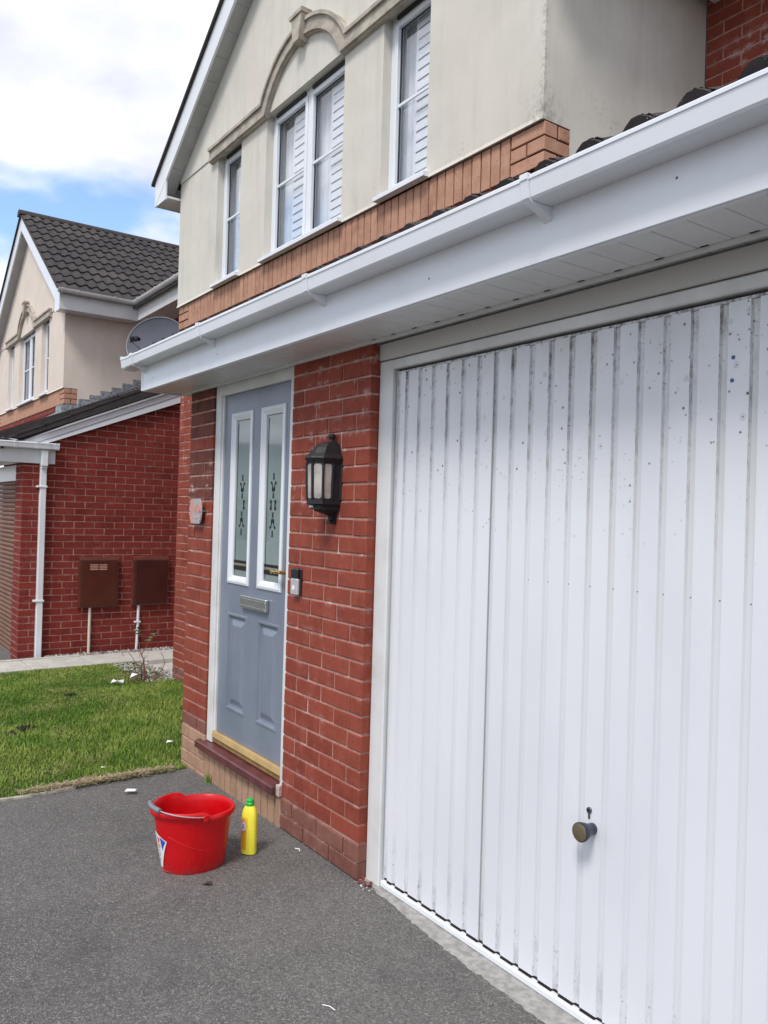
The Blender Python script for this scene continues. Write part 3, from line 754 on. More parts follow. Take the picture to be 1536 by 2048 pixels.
# ------------------------------------------------------------------ THE NEAR HOUSE
H1 = thing('detached_house', 'red brick house with cream rendered gable, blue-grey front door and white ribbed garage door', 'house')
gable_house(H1, 1, 0.0, 0.0, M['render'], True)

def pier_mat(c, a):
    return M['brown'] if c < 2 else M['red']
def lpier_mat(c, a):
    if c >= 20 and (c * 7 + int(a * 50)) % 5 != 0: return M['reddark']
    return M['tan'] if c < 3 else (M['brown'] if c == 3 and a < -1.8 else M['red'])
# right pier: face at Y=0
MB().box(-.658, -.0045, .0045, .30, -.02, 2.26).obj('mortar_core', M['mortar'], H1)
for c in range(0, 30):
    z = c * .075 + .005; m_ = pier_mat(c, 0); e = .004 if c < 2 else 0
    if c % 2 == 0: segs = [(-.6625, -.4500), (-.4400, -.2250), (-.2150, 0)]
    else: segs = [(-.6625, -.5625), (-.5525, -.3375), (-.3275, -.1125), (-.1025, 0)]
    for i, (a, b_) in enumerate(segs):
        ca, cb = a, b_
        if i == 0: ca -= e
        if i == len(segs) - 1: cb += e
        lay(H1, 1, ca, -e, z, cb - ca, .065, (.1025 if c % 2 == 0 or i < len(segs) - 1 else .215) + e, 'f', m_)
# left pier
MB().box(-1.936, -1.604, .0045, .30, -.05, 2.26).obj('mortar_core', M['mortar'], H1)
for c in range(0, 30):
    z = c * .075 + .005; m_ = lpier_mat(c, -1.9)
    segs = [(-1.94, -1.725), (-1.715, -1.60)] if c % 2 == 1 else [(-1.94, -1.8375), (-1.8275, -1.60)]
    for a, b_ in segs: lay(H1, 1, a, 0, z, b_ - a, .065, .1025 if (b_ - a) > .15 else .1, 'f', m_)
lay(H1, 1, -1.94, -.002, -.07, .215, .065, .1, 'f', M['tan']); lay(H1, 1, -1.715, -.002, -.07, .115, .065, .1, 'f', M['tan'])
# left flank of the porch and ground floor front under the gable
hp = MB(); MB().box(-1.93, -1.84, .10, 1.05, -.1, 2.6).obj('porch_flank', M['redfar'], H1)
MB().box(-4.845, -1.935, 1.0545, 1.10, -.2, 3.2).obj('mortar_core', M['mortar'], H1)
bond(H1, 1, -4.85, -1.93, 1.05, -3, 36, 'f', lambda c, a: M['brown'] if c < 0 else M['red'], heap=hp, single=lambda a, z: a < -4.5)
hp.obj('brickwork', M['red'], H1, kind='stuff')
# main wall at the right, above the lean-to
hp = MB(); MB().box(-.028, 2.48, 2.3345, 2.42, 2.6, 4.9).obj('mortar_core', M['mortar'], H1)
bond(H1, 1, -.025, 2.48, 2.33, 42, 65, 'f', lambda c, a: M['red'], phase=1, heap=hp, single=lambda a, z: a < .9 and 4.1 < z < 4.7)
hp.obj('brickwork', M['red'], H1, kind='stuff')
MB().box(.02, 2.9, 1.93, 2.33, 4.555, 4.575).obj('eaves_soffit', M['soffit'], H1)
MB().box(.02, 2.9, 1.91, 1.93, 4.545, 4.76).obj('fascia', M['pvc'], H1)
MB().prism([(1.88, 4.77), (6.9, 8.1), (6.9, 8.15), (1.88, 4.83)], -.1, 2.9, 'x').obj('roof', M['tile'], H1)
# soldier bricks under the step
MB().box(-1.603, -.6605, .0065, .10, -.06, .140).obj('mortar_core', M['mortargrey'], H1)
x = -1.598
while x < -.67:
    lay(H1, 1, x, .002, -.06, .064, .20, .09, 'f', M['tan'], 'soldier_brick'); x += .0722
# step
b = MB(); b.prism([(-.034, .150), (.030, .150), (.030, .197), (-.026, .190), (-.034, .184)], -1.657, -.700, 'x'); b.obj('doorstep', M['sill'], H1)
MB().box(-1.60, -.668, .0305, .06, .13, .205).obj('step_back', M['sill'], H1)
b = MB(); b.box(-.6995, -.666, -.012, .03, .150, .20); b.obj('plaster_patch', plain('plaster', (.52, .42, .38), .9, scale=50, var=.3), H1)

# ---- front door
fr = MB(); fr.cbox(-1.597, -1.528, .012, .085, .197, 2.238, .004); fr.cbox(-.694, -.6640, .004, .085, .200, 2.238, .003)
fr.cbox(-1.5279, -.6945, .014, .085, 2.172, 2.238, .004)
fr.cbox(-1.5275, -1.510, .022, .085, .265, 2.171, .003)
dfr = fr.obj('door_frame', M['frameg'], H1)
gold = MB(); gold.prism([(.010, .236), (.048, .240), (.048, .268), (.016, .262)], -1.525, -.695, 'x'); th = gold.obj('threshold', M['goldsill'], H1)
MB().box(-1.525, -.695, .020, .048, .2055, .2355).obj('weather_bar', M['goldold'], th)
DY = .034
openings = [(-1.400, -1.168, 1.135, 2.048), (-1.036, -.803, 1.135, 2.048), (-1.395, -1.165, .425, .950), (-1.025, -.800, .425, .950)]
dm = MB()
DX0, DX1, DZ0, DZ1 = -1.508, -.696, .270, 2.170
dm.box(DX0, -1.400, DY, DY + .044, DZ0, DZ1); dm.box(-.800, DX1, DY, DY + .044, DZ0, DZ1)
dm.box(-1.165, -1.036, DY, DY + .044, DZ0, DZ1)
dm.box(-1.400, -1.165, DY, DY + .044, DZ0, .425); dm.box(-1.400, -1.165, DY, DY + .044, .950, 1.135); dm.box(-1.400, -1.165, DY, DY + .044, 2.048, DZ1)
dm.box(-1.036, -.800, DY, DY + .044, DZ0, .425); dm.box(-1.036, -.800, DY, DY + .044, .950, 1.135); dm.box(-1.036, -.800, DY, DY + .044, 2.048, DZ1)
door = dm.obj('front_door', M['door'], H1, label='blue-grey panelled front door with two narrow glazed lights')
def nested(x0, x1, z0, z1, steps, mb, close=True):
    """nested rectangles: steps = [(inset, y)]"""
    rings = [[(x0 + i, y, z0 + i), (x1 - i, y, z0 + i), (x1 - i, y, z1 - i), (x0 + i, y, z1 - i)] for i, y in steps]
    mb.loft(rings, caps=(False, close))
for (x0, x1, z0, z1) in openings[2:]:
    p = MB(); nested(x0, x1, z0, z1, [(-.006, DY + .0008), (-.002, DY - .004), (.008, DY - .004), (.014, DY + .010), (.026, DY + .012), (.032, DY + .010), (.060, DY - .001), (.066, DY - .0015)], p)
    p.obj('raised_panel', M['door'], door)
for gi, (x0, x1, z0, z1) in enumerate(openings[:2]):
    p = MB(); nested(x0 - .0, x1 + .0, z0, z1, [(-.016, DY + .001), (-.015, DY - .006), (-.004, DY - .009), (.004, DY - .008), (.006, DY - .005), (.012, DY - .004), (.015, DY - .001), (.022, DY + .001), (.026, DY + .004), (.028, DY + .011)], p, close=False)
    p.obj('glazing_frame', M['pvc'], door)
    MB().box(x0 + .026, x1 - .026, DY + .010, DY + .015, z0 + .030, z1 - .030).obj('door_glass', M['obscure'], door)
    gd = MB(); xc = (x0 + x1) / 2; yg = DY + .0085
    for sx in (x0 + .046, ): gd.box(sx, sx + .004, yg, yg + .0012, z0 + .04, z1 - .04)
    gd.box(x0 + .037, x1 - .037, yg, yg + .0012, z0 + .062, z0 + .084); gd.box(x0 + .037, x1 - .037, yg, yg + .0012, z0 + .100, z0 + .115)
    # etched scroll motif
    def blob(cx, cz, rx, rz, n=10): gd.add([(cx + rx * cos(2 * pi * k / n), yg, cz + rz * sin(2 * pi * k / n)) for k in range(n)], [tuple(range(n))])
    def stroke(pl, w):
        for (ax, az), (bx, bz) in zip(pl[:-1], pl[1:]):
            d = Vector((bx - ax, bz - az)).normalized(); nn_ = Vector((-d.y, d.x)) * w
            gd.add([(ax + nn_.x, yg, az + nn_.y), (bx + nn_.x, yg, bz + nn_.y), (bx - nn_.x, yg, bz - nn_.y), (ax - nn_.x, yg, az - nn_.y)], [(0, 1, 2, 3)])
    zc = 1.555
    for sg in (1, -1):
        zo = lambda v: zc + sg * v
        for sx in (1, -1):
            stroke([(xc + sx * .006, zo(.165)), (xc + sx * .003, zo(.150)), (xc + sx * .006, zo(.130))], .0025)
            stroke([(xc + sx * .030, zo(.108)), (xc + sx * .026, zo(.120)), (xc + sx * .018, zo(.116)), (xc + sx * .012, zo(.098)), (xc + sx * .009, zo(.084))], .0035)
            blob(xc + sx * .009, zo(.082), .008, .012)
            stroke([(xc + sx * .007, zo(.062)), (xc + sx * .002, zo(.052)), (xc + sx * .008, zo(.036))], .003)
            if not (gi == 0 and sx < 0): blob(xc + sx * .024, zo(.017), .011, .010)
        blob(xc, zo(.070), .003, .006)
    for sx in ((1,) if gi == 0 else (1, -1)): blob(xc + sx * .022, zc, .006, .012)
    gd.obj('etched_motif', M['gap'], door)
    MB().box(x0 + .037, x1 - .037, yg - .002, yg - .0005, z0 + .086, z0 + .092).obj('brass_bar', M['brass'], door)
lb = MB(); lb.cbox(-1.212, -.910, .012, DY - .0005, 1.004, 1.070, .004)
for zz_ in (1.018, 1.054): lb.cbox(-1.205, -.917, .009, .013, zz_ - .002, zz_ + .002, .001)
lb.obj('letterbox', M['chrome'], door)
hd = MB(); hd.tube([(-.725, DY, 1.224), (-.725, -.004, 1.224)], .009); hd.tube([(-.725, -.006, 1.224), (-.76, -.010, 1.228), (-.79, -.008, 1.222), (-.815, -.004, 1.228), (-.835, -.004, 1.222), (-.842, .002, 1.214)], [.0085, .0085, .007, .0075, .006, .004])
hd.cbox(-.744, -.708, .026, DY - .0005, 1.13, 1.30, .003)
hd.obj('door_handle', M['brass'], door, smooth=True)

# ---- garage door
GY = .040
fm = MB(); fm.cbox(.002, 2.138, GY - .001, .11, 2.162, 2.232, .003); fm.obj('lintel', M['lintel'], H1)
b = MB(); b.cbox(.004, .096, GY + .002, .12, 0, 2.158, .004); b.cbox(2.046, 2.138, GY + .002, .12, 0, 2.158, .004); b.cbox(.0965, 2.0455, GY + .004, .12, 2.118, 2.158, .004)
b.obj('garage_frame', M['frameg'], H1)
b = MB(); b.box(.097, .103, .075, .12, 0, 2.117); b.box(.103, 2.045, .085, .12, 2.108, 2.117); b.box(.0965, 2.045, .13, .14, 0.0, 2.12); b.obj('door_gap', M['gap'], H1)
# leaf: pressed panel with trapezoid grooves, drawn as one profile and extruded
gx = [.118, .174] + [.258 + .0866 * i for i in range(21)]
gx = [v for v in gx if v < 2.03]
prof = [(.104, .062), (.108, .060)]; mats = []
gy0 = .060; gd_ = .0075
for i, v in enumerate(gx):
    w = .0095; prof += [(v - w - .003, gy0), (v - w + .002, gy0 + gd_), (v + w - .001, gy0 + gd_), (v + w + .003, gy0)]
prof += [(2.040, gy0), (2.044, .062)]
gm = MB(); nz = 14; zs_ = [.038 + (2.100 - .038) * i / nz for i in range(nz + 1)]
gverts = [(px, py, z) for z in zs_ for px, py in prof]; npf = len(prof); fs = []; mi = []
for j in range(nz):
    for i in range(npf - 1):
        fs.append((j * npf + i, j * npf + i + 1, (j + 1) * npf + i + 1, (j + 1) * npf + i))
        k = i - 2; mi.append((1, 2, 2, 0)[k % 4] if 0 <= k < 4 * len(gx) else 0)
gm.v = gverts; gm.f = fs; gm.mi = mi
garage = gm.obj('garage_door', [M['gdoor'], M['ggroove'], M['ggroove2']], H1, label='white ribbed up-and-over garage door with mildew near the top')
# head rail, bottom rail
MB().box(.104, 2.044, .0605, .080, 2.1002, 2.108).obj('door_head_rail', M['ggroove'], garage)
b = MB()
b.cbox(.100, 2.048, .046, .090, .004, .030, .005); b.obj('bottom_rail', M['pvc'], garage)
b = MB(); b.box(.104, 2.044, .066, .085, .030, .0385)
for i in range(len(gx) - 1):
    b.box(gx[i] + .016, gx[i + 1] - .014, .0555, .0658, .0305, .0345)
b.obj('rail_shadow_gap', M['gap'], garage)
MB().box(.6818, .6850, .0572, .060, .04, 2.09).obj('panel_seam', plain('seam_grey', (.36, .36, .36), .6), garage)
# knob and lock
def lathe(mb, c, ax, prof_, seg=28, squash=1.0):
    ax = Vector(ax).normalized(); u = ax.cross(Vector((0, 0, 1))).normalized(); w_ = ax.cross(u)
    rings = [[Vector(c) + ax * t + (u * cos(2 * pi * k / seg) + w_ * sin(2 * pi * k / seg) * squash) * r for k in range(seg)] for t, r in prof_]
    mb.loft(rings)
KX, KZ = 1.170, .592
kb = MB(); lathe(kb, (KX, gy0, KZ), (0, -1, 0), [(0, .017), (.004, .0175), (.012, .017), (.024, .019), (.040, .0255), (.050, .0285), (.056, .0292), (.060, .0285), (.0605, .0265)])
kn = kb.obj('door_knob', M['navy'], garage, smooth=True)
kf = MB(); lathe(kf, (KX, gy0 - .0606, KZ), (0, -1, 0), [(0, .0262), (.0012, .0255), (.0030, .018), (.0036, .006)]); kf.obj('knob_face', M['knobface'], kn, smooth=True)
lk = MB(); lathe(lk, (1.1555, gy0 - .0002, .643), (0, -1, 0), [(0, .0095), (.004, .0092), (.005, .0080)], 18); lk.cbox(1.1515, 1.1595, gy0 - .0035, gy0 - .0002, .617, .638, .002)
lko = lk.obj('lock', M['steel'], garage, smooth=True)
kh = MB(); lathe(kh, (1.1555, gy0 - .0053, .643), (0, -1, 0), [(0, .0045), (.0004, .0043)], 12); kh.obj('keyhole', M['gap'], lko)
for (rx, rz) in ((1.598, 1.955), (1.596, 1.895)):
    r_ = MB(); lathe(r_, (rx - .012, gy0 - .0002, rz), (0, -1, 0), [(0, .0055), (.002, .005), (.003, .002)], 12); r_.obj('rivet', M['bluefix'], garage)
# rows of tiny rivets in the grooves
rv = MB()
for v in gx[9:]: lathe(rv, (v + .004, gy0 + gd_, 1.318), (0, -1, 0), [(0, .0022), (.0008, .0018)], 8)
rv.obj('groove_rivets', M['steel'], garage, kind='stuff')
# pier beyond the garage (out of the frame) and its flank
hp = MB(); MB().box(2.145, 2.475, .0045, .3, -.02, 2.26).obj('mortar_core', M['mortar'], H1)
bond(H1, 1, 2.14, 2.48, 0.0, 0, 30, 'f', lambda c, a: M['red'], heap=hp, single=lambda a, z: False)
hp.obj('brickwork', M['red'], H1, kind='stuff')
MB().box(2.38, 2.476, .11, 6.8, -.02, 3.0).obj('flank_wall', M['redfar'], H1)
# concrete apron at the garage threshold with a ragged edge
b = MB(); edge = []
rnd = random.Random(21)
for i in range(120):
    x = .0 + i * .019
    base = .024 - .060 * min(1, x / .75) if x < .75 else -.036 - .012 * (x - .75)
    edge.append((x, base + rnd.gauss(0, .004) + .003 * sin(x * 31) + .004 * sin(x * 9)))
vs = [(x, .10, .005) for x, _ in edge] + [(x, y, .005) for x, y in edge] + [(x, y - .006, -.004) for x, y in edge]; n_ = len(edge)
b.add(vs, [(i, i + 1, n_ + i + 1, n_ + i) for i in range(n_ - 1)] + [(n_ + i, n_ + i + 1, 2 * n_ + i + 1, 2 * n_ + i) for i in range(n_ - 1)])
b.obj('concrete_apron', M['concrete'], kind='structure')
stones('rubble', 16, lambda r: (r.uniform(-.01, .12), r.uniform(-.035, .03)), lambda x, y: .003, .004, .012, 8)

# ---- lean-to: soffit, fascia, gutter, tiles
RP = .47
def leanto(root, x0, x1, oz, near):
    Z = lambda v: v + oz
    nb_ = int((x1 - x0) / .30)
    for i in range(nb_ + 1):
        a = x0 + .022 + i * .30; b_ = min(a + .297, x1)
        if b_ - a < .02: continue
        s_ = MB(); pr = []
        xx = a
        while xx < b_ - .001:
            e = min(xx + .099, b_); pr += [(xx, 2.246), (xx + .003, 2.240), (e - .003, 2.240), (e, 2.246)]; xx += .099
        pts = [(p[0], Z(p[1])) for p in pr] + [(b_, Z(2.256)), (a, Z(2.256))]
        s_.prism(pts, -.2395, .1 if near else .05, 'y'); s_.obj('soffit_board', M['soffit'], root)
    bd = MB(); bd.box(x0 + .02, x1, -.012, -.0005, Z(2.228), Z(2.2395)); bd.obj('soffit_bead', M['soffit'], root)
    nt = MB()
    if near:
        for k in range(14):
            xk = .035 + k * .137; nt.prism([(xk - .012, 2.2392), (xk + .014, 2.2392), (xk + .004, 2.246)], -.020, -.0125, 'y')
        nt.obj('vent_notch', M['gap'], root, kind='stuff')
    f = MB(); f.box(x0, x1, -.250, -.240, Z(2.236), Z(2.405)); f.box(x0, x1, -.240, -.226, Z(2.233), Z(2.239)); fa = f.obj('fascia', M['pvc'], root)
    return fa
fa = leanto(H1, -2.10, 2.62, 0.0, True)
# fascia end cap
e = MB(); e.cbox(-2.128, -2.1005, -.253, -.10, 2.236, 2.372, .003); e.prism([(-.10, 2.236), (1.0, 2.75), (1.0, 2.93), (-.10, 2.41)], -2.128, -2.112, 'x'); e.obj('bargeboard', M['pvc'], H1)
MB().box(-2.125, -2.10, -.10, .1, 2.236, 2.246).obj('soffit_return', M['soffit'], H1)
b = MB()
for (nx, nz_) in ((-1.93, 2.295), (-1.0, 2.30), (.69, 2.30), (1.62, 2.33)): lathe(b, (nx, -.2501, nz_), (0, -1, 0), [(0, .004), (.0015, .003)], 10)
b.obj('fascia_nail', M['gripgrey'], fa, kind='stuff')
# gutter
def gutter_prof(y0, z0, out=0.0, sgn=-1):
    """square-line section, from the back edge round to the lip"""
    P = [(0.0, .063), (0.0, 0.0), (.050, -.001), (.078, .0), (.084, .006), (.0915, .050), (.0945, .0515), (.0945, .060), (.0905, .0635)]
    if out:
        P = [(-.0, .063), (-.0, -out), (.050, -.001 - out), (.079, -out), (.084 + out, .004), (.0915 + out, .050), (.0945 + out, .0515), (.0945 + out, .062 + out), (.088, .0635 + out)]
    return [(y0 + sgn * p[0], z0 + p[1]) for p in P]
def gutter(root, x0, x1, y0, z0, name='gutter'):
    A = gutter_prof(y0, z0); inner = [(y + (.0 if i < 1 else .0025), z + .0025) for i, (y, z) in enumerate(A)][::-1]
    b = MB(); b.prism(A + inner, x0, x1, 'x'); return b.obj(name, M['pvc'], root)
gz0 = 2.3775
gut = gutter(H1, -2.19, 2.62, -.2505, gz0)
def bracket(root, x, w=.028):
    b = MB(); A = gutter_prof(-.2505, gz0, .006); B = gutter_prof(-.2505, gz0, .0008)
    # the strap deepens into a web against the fascia
    web = [(-.2505, gz0 - .030), (-.300, gz0 - .006)]
    poly = [A[1]] ; outer = [(-.2505, gz0 - .040), (-.275, gz0 - .024), (-.312, gz0 - .0090)] + [A[3], A[4], A[5], A[6], A[7], A[8]]
    inner_ = [B[8], B[7], B[6], B[5], B[4], B[3], B[2], (-.2505, gz0 - .0009)]
    b.prism(outer + inner_, x - w / 2, x + w / 2, 'x'); return b.obj('gutter_bracket', M['pvc'], root)
for bx in (1.214, .030, -1.036, -2.053): bracket(gut, bx)
ec = MB(); A = gutter_prof(-.2505, gz0, .004); ec.prism(A, -2.222, -2.190, 'x'); ec.prism(gutter_prof(-.2505, gz0, .009), -2.229, -2.221, 'x'); ec.obj('gutter_end_cap', M['pvc'], gut)
MB().prism(gutter_prof(-.2505, gz0, .0012), -1.99, -1.97, 'x').obj('gutter_seal', M['pvc'], gut)

# lean-to roof: sheet + eaves tiles
def lean_roof(root, x0, x1, oz, y1, near, zeave=2.44):
    y_e = -.290 if near else -.345
    if near: zeave = 2.441
    ang = math.atan(RP); Z0 = zeave + oz
    MB().prism([(-.235, Z0 - .03), (y1, Z0 - .05 + RP * (y1 + .30)), (y1, Z0 - .02 + RP * (y1 + .30)), (-.235, Z0 - .0)], x0 + .01, x1 - .01, 'x').obj('roof_deck', M['gap'], root)
    heap = MB(); L = .30; ncol = int(round((x1 - x0) / .305)); wcol = (x1 - x0) / ncol
    nrow = int((y1 + .33) / (L * cos(ang))) + 1
    for r_ in range(nrow):
        for c in range(ncol):
            T = Matrix.Translation((x0 + c * wcol, y_e + r_ * L * cos(ang), Z0 - .005 + r_ * L * sin(ang) + ((-.017 + .008 * max(0, x0 + c * wcol) + .003 * min(0, x0 + c * wcol) + random.uniform(-.004, .003)) if near else 0))) @ Matrix.Rotation(ang, 4, 'X') @ Matrix.Diagonal((wcol / .30, 1, 1, 1))
            if r_ == 0 and near: 
                T = T @ Matrix.Rotation(random.uniform(-.01, .01), 4, 'Z')
                link('roof_tile', TM, root, T)
            elif y_e + r_ * L * cos(ang) < y1 - .02:
                heap.add([T @ v.co for v in TM.vertices], [tuple(p.vertices) for p in TM.polygons])
    heap.obj('lean_to_tiling', M['tile'], root, smooth=True, kind='stuff')
lean_roof(H1, -2.15, 2.65, 0.0, 2.34, True)
# moss lumps along the eaves tiles
def moss():
    rnd = random.Random(9); b = MB(); ico = [(0, 0, 1), (.9, 0, .4), (.28, .85, .4), (-.73, .53, .4), (-.73, -.53, .4), (.28, -.85, .4), (0, 0, -.4)]
    fc = [(0, 1, 2), (0, 2, 3), (0, 3, 4), (0, 4, 5), (0, 5, 1), (6, 2, 1), (6, 3, 2), (6, 4, 3), (6, 5, 4), (6, 1, 5)]
    for _ in range(5200):
        x = rnd.uniform(-2.0, 2.2); ph = ((x + 2.15) / .15) % 1.0
        roll = .030 * max(0, sin(pi * ((ph - .30) / .70))) if ph > .30 else 0
        s_ = rnd.uniform(.002, .006); q = Matrix.Rotation(rnd.uniform(0, 6), 3, 'Z')
        yy_ = -.299 + rnd.uniform(0, .04); zt = 2.464 + roll - .017 + .008 * max(0, x) + .003 * min(0, x)
        b.add([(q @ Vector(p)) * s_ * rnd.uniform(.8, 1.2) + Vector((x, yy_, zt)) for p in ico], fc)
    b.obj('moss', M['moss'], H1, smooth=True, kind='stuff')
moss()

# ------------------------------------------------------------------ NEIGHBOUR'S HOUSE
H2 = thing('detached_house', 'neighbouring house with dark tiled roof, pinkish render and brown roller garage door', 'house', (0, 0, 0))
OX, OZ = -9.17, -.29
gable_house(H2, 2, OX, OZ, M['render2'], False)
SX = -6.688
# side wall of the garage: bricks along Y, cut to the slope of the verge
def wall_top(y): return 2.20 + .433 * (y - .364) + .06
core = MB(); core.prism([(.005, -.35), (2.40, -.35), (2.40, wall_top(2.40)), (.4, wall_top(.4)), (.005, 2.10)], SX - .10, SX - .0045, 'x'); core.obj('mortar_core', M['mortar'], H2)
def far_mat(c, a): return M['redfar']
hp = MB()
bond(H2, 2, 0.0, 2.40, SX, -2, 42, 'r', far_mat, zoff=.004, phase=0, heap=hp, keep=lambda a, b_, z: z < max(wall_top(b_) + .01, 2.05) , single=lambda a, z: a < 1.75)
# front pier of the garage
MB().box(-7.04, SX - .0065, .0045, .20, -.35, 2.1).obj('mortar_core', M['mortar'], H2)
for c in range(-3, 28):
    segs = [(-7.045, -6.83), (-6.82, SX)] if c % 2 == 0 else [(-7.045, -6.9425), (-6.9325, SX)]
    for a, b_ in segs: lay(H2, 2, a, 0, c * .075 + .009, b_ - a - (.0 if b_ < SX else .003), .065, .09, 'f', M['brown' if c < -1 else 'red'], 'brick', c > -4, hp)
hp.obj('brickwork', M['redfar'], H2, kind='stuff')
# main wall and eaves to the right of the gable
hp = MB(); MB().box(OX + .0 - .03, SX, 2.3345, 2.45, -.3, 4.3).obj('mortar_core', M['mortar'], H2)
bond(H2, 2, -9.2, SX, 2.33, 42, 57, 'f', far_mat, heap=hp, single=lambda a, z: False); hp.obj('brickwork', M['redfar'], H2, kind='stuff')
ZE = 4.535 + OZ
for i in range(9):
    MB().box(-8.90 + i * .3, -8.605 + i * .3, 1.945, 2.33, ZE + .012, ZE + .024).obj('soffit_board', M['soffit'], H2)
MB().box(-8.89, -6.30, 1.925, 1.944, ZE, ZE + .225).obj('fascia', M['pvcold'], H2)
# gutters of the upper eaves (half-round)
def hr(c0, c1, r=.052):
    a, b_ = Vector(c0), Vector(c1); d = (b_ - a).normalized(); s_ = d.cross(Vector((0, 0, 1))).normalized(); mb = MB()
    arc = [pi + pi * k / 10 for k in range(11)]
    o = [[p + s_ * r * cos(t) + Vector((0, 0, r * sin(t))) for t in arc] for p in (a, b_)]; i_ = [[p + s_ * (r - .004) * cos(t) + Vector((0, 0, (r - .004) * sin(t))) for t in arc] for p in (a, b_)]
    mb.loft([o[0] + i_[0][::-1], o[1] + i_[1][::-1]]); return mb
ug = hr((-8.87 + .035, .80, ZE + .262), (-8.87 + .035, 1.90, ZE + .255)); g2 = ug.obj('gutter', M['pvcold'], H2, smooth=True)
mg = hr((-8.84, 1.868, ZE + .255), (-6.3, 1.868, ZE + .26)); g3 = mg.obj('gutter', M['pvcold'], H2, smooth=True)
for yv in (.84, 1.05, 1.55, 1.82):
    k = hr((-8.835, yv, ZE + .264), (-8.835, yv + .03, ZE + .264), .060); k.obj('gutter_bracket', M['pvcold'], g2)
for xv in (-8.6, -7.9, -7.2):
    k = hr((xv, 1.868, ZE + .262), (xv + .03, 1.868, ZE + .262), .060); k.obj('gutter_bracket', M['pvcold'], g3)
# tiles: right slope of the gable
ang = math.atan(.67); L = .30; base_x = OX + GX + 2.80; base_z = S(2.80) + .262 + OZ
nrow = int(2.80 / (L * cos(ang))); cnt = 0
for r_ in range(nrow):
    for c in range(17):
        y0 = .83 + c * .30; xr = base_x - r_ * L * cos(ang); zr_ = base_z + r_ * L * sin(ang)
        zm = base_z + .67 * (y0 + .15 - 1.88)
        if zm > zr_ + .12: continue
        if r_ == nrow - 1 and False: continue
        # local x across (along +Y), local y up the slope (-X, +Z)
        Rm = Matrix(((0, -cos(ang), sin(ang)), (1, 0, 0), (0, sin(ang), cos(ang)))).to_4x4()
        T = Matrix.Translation((xr, y0, zr_)) @ Rm @ Matrix.Rotation(random.uniform(-.008, .008), 4, 'Z') @ Matrix.Translation((0, 0, random.uniform(-.002, .003)))
        link('roof_tile', TM, H2, T); cnt += 1
# main roof front slope
MB().prism([(1.86, base_z - .02), (6.9, base_z - .02 + .67 * 5.04), (6.9, base_z - .05 + .67 * 5.04), (1.86, base_z - .05)], -8.95 - 2.7, -6.2, 'x').obj('roof', M['tile'], H2)
for r_ in range(9):
    for c in range(10):
        x0 = -6.25 - .30 * (c + 1); y0 = 1.86 + r_ * L * cos(ang); z0 = base_z + r_ * L * sin(ang)
        zg = base_z + .67 * (base_x - (x0 + .15))
        if zg > z0 + .16: continue
        T = Matrix.Translation((x0, y0, z0)) @ Matrix.Rotation(ang, 4, 'X') @ Matrix.Rotation(random.uniform(-.008, .008), 4, 'Z')
        if cnt < 295: link('roof_tile', TM, H2, T); cnt += 1
# verge edge tiles of the near slope (mortar bedded)
# lean-to roof over the garage, with its verge to the right
lean_roof(H2, -11.4, -6.60, OZ, 2.34, False, 2.44)
# verge bargeboard, trim and returned gutter
def zl(y): return 2.222 + .433 * (y + .06) - .02
b = MB(); b.prism([(.16, zl(.16) - .115), (2.36, zl(2.36) - .185), (2.36, zl(2.36) - .002), (-.06, zl(-.06) - .002), (-.06, zl(-.06) - .04)], -6.655, -6.635, 'x'); b.obj('bargeboard', M['pvc'], H2)
b = MB(); b.prism([(-.05, zl(-.05)), (2.36, zl(2.36)), (2.36, zl(2.36) + .020), (-.05, zl(-.05) + .020)], -6.66, -6.612, 'x')
b.prism([(-.34, zl(-.05) + .045), (-.05, zl(-.05)), (-.05, zl(-.05) + .020), (-.34, zl(-.05) + .062)], -6.66, -6.612, 'x'); b.obj('verge_trim', M['pvc'], H2)
MB().prism([(.05, zl(.05) - .075), (2.36, zl(2.36) - .080), (2.36, zl(2.36) - .074), (.05, zl(.05) - .069)], -6.6348, -6.630, 'x').obj('board_joint', M['gripgrey'], H2)
b = MB(); b.prism([(-.30, 2.26 - .02), (-.05, 2.245), (2.36, zl(2.36) + .021), (2.36, zl(2.36) + .14), (-.30, 2.345 - .06)], -6.64, -6.605, 'x'); b.obj('verge_tile_edge', M['tile'], H2)
# boxed return at the eaves
b = MB(); b.box(-6.70, -6.655, -.250, .325, 1.985, 2.15); b.box(-6.655, -6.650, -.250, -.215, 1.985, 2.15); fx = b.obj('fascia', M['pvc'], H2)
b = MB(); b.box(-9.2, -6.70, -.25, -.235, 1.985, 2.15); b.obj('fascia', M['pvc'], H2)
MB().box(-9.2, -6.70, -.234, -.001, 1.99, 2.0).obj('soffit_board', M['soffit'], H2)
def side_gut(y0, y1, out, root, name):
    P = gutter_prof(0, 0, out); pts = [(-6.6495 - p[0] , 2.142 + p[1]) for p in P]
    inn = [(x_ - .0025, z_ + .0025) for x_, z_ in pts][::-1] if not out else []
    b = MB(); b.prism(pts + inn, y0, y1, 'y'); return b.obj(name, M['pvc'], root)
sg_ = side_gut(-.345, .335, 0, H2, 'gutter')
for y0, y1 in ((-.115, -.085), (.100, .255), (.300, .330)): side_gut(y0, y1, .0035, sg_, 'gutter_bracket' if y1 - y0 < .1 else 'running_outlet')
side_gut(.3351, .345, .007, sg_, 'gutter_end_cap')
b = MB(); P = gutter_prof(-.2505, 2.142); b.prism(P + [(y + .0025, z + .0025) for y, z in P][::-1], -9.3, -6.66, 'x'); b.obj('gutter', M['pvc'], H2)
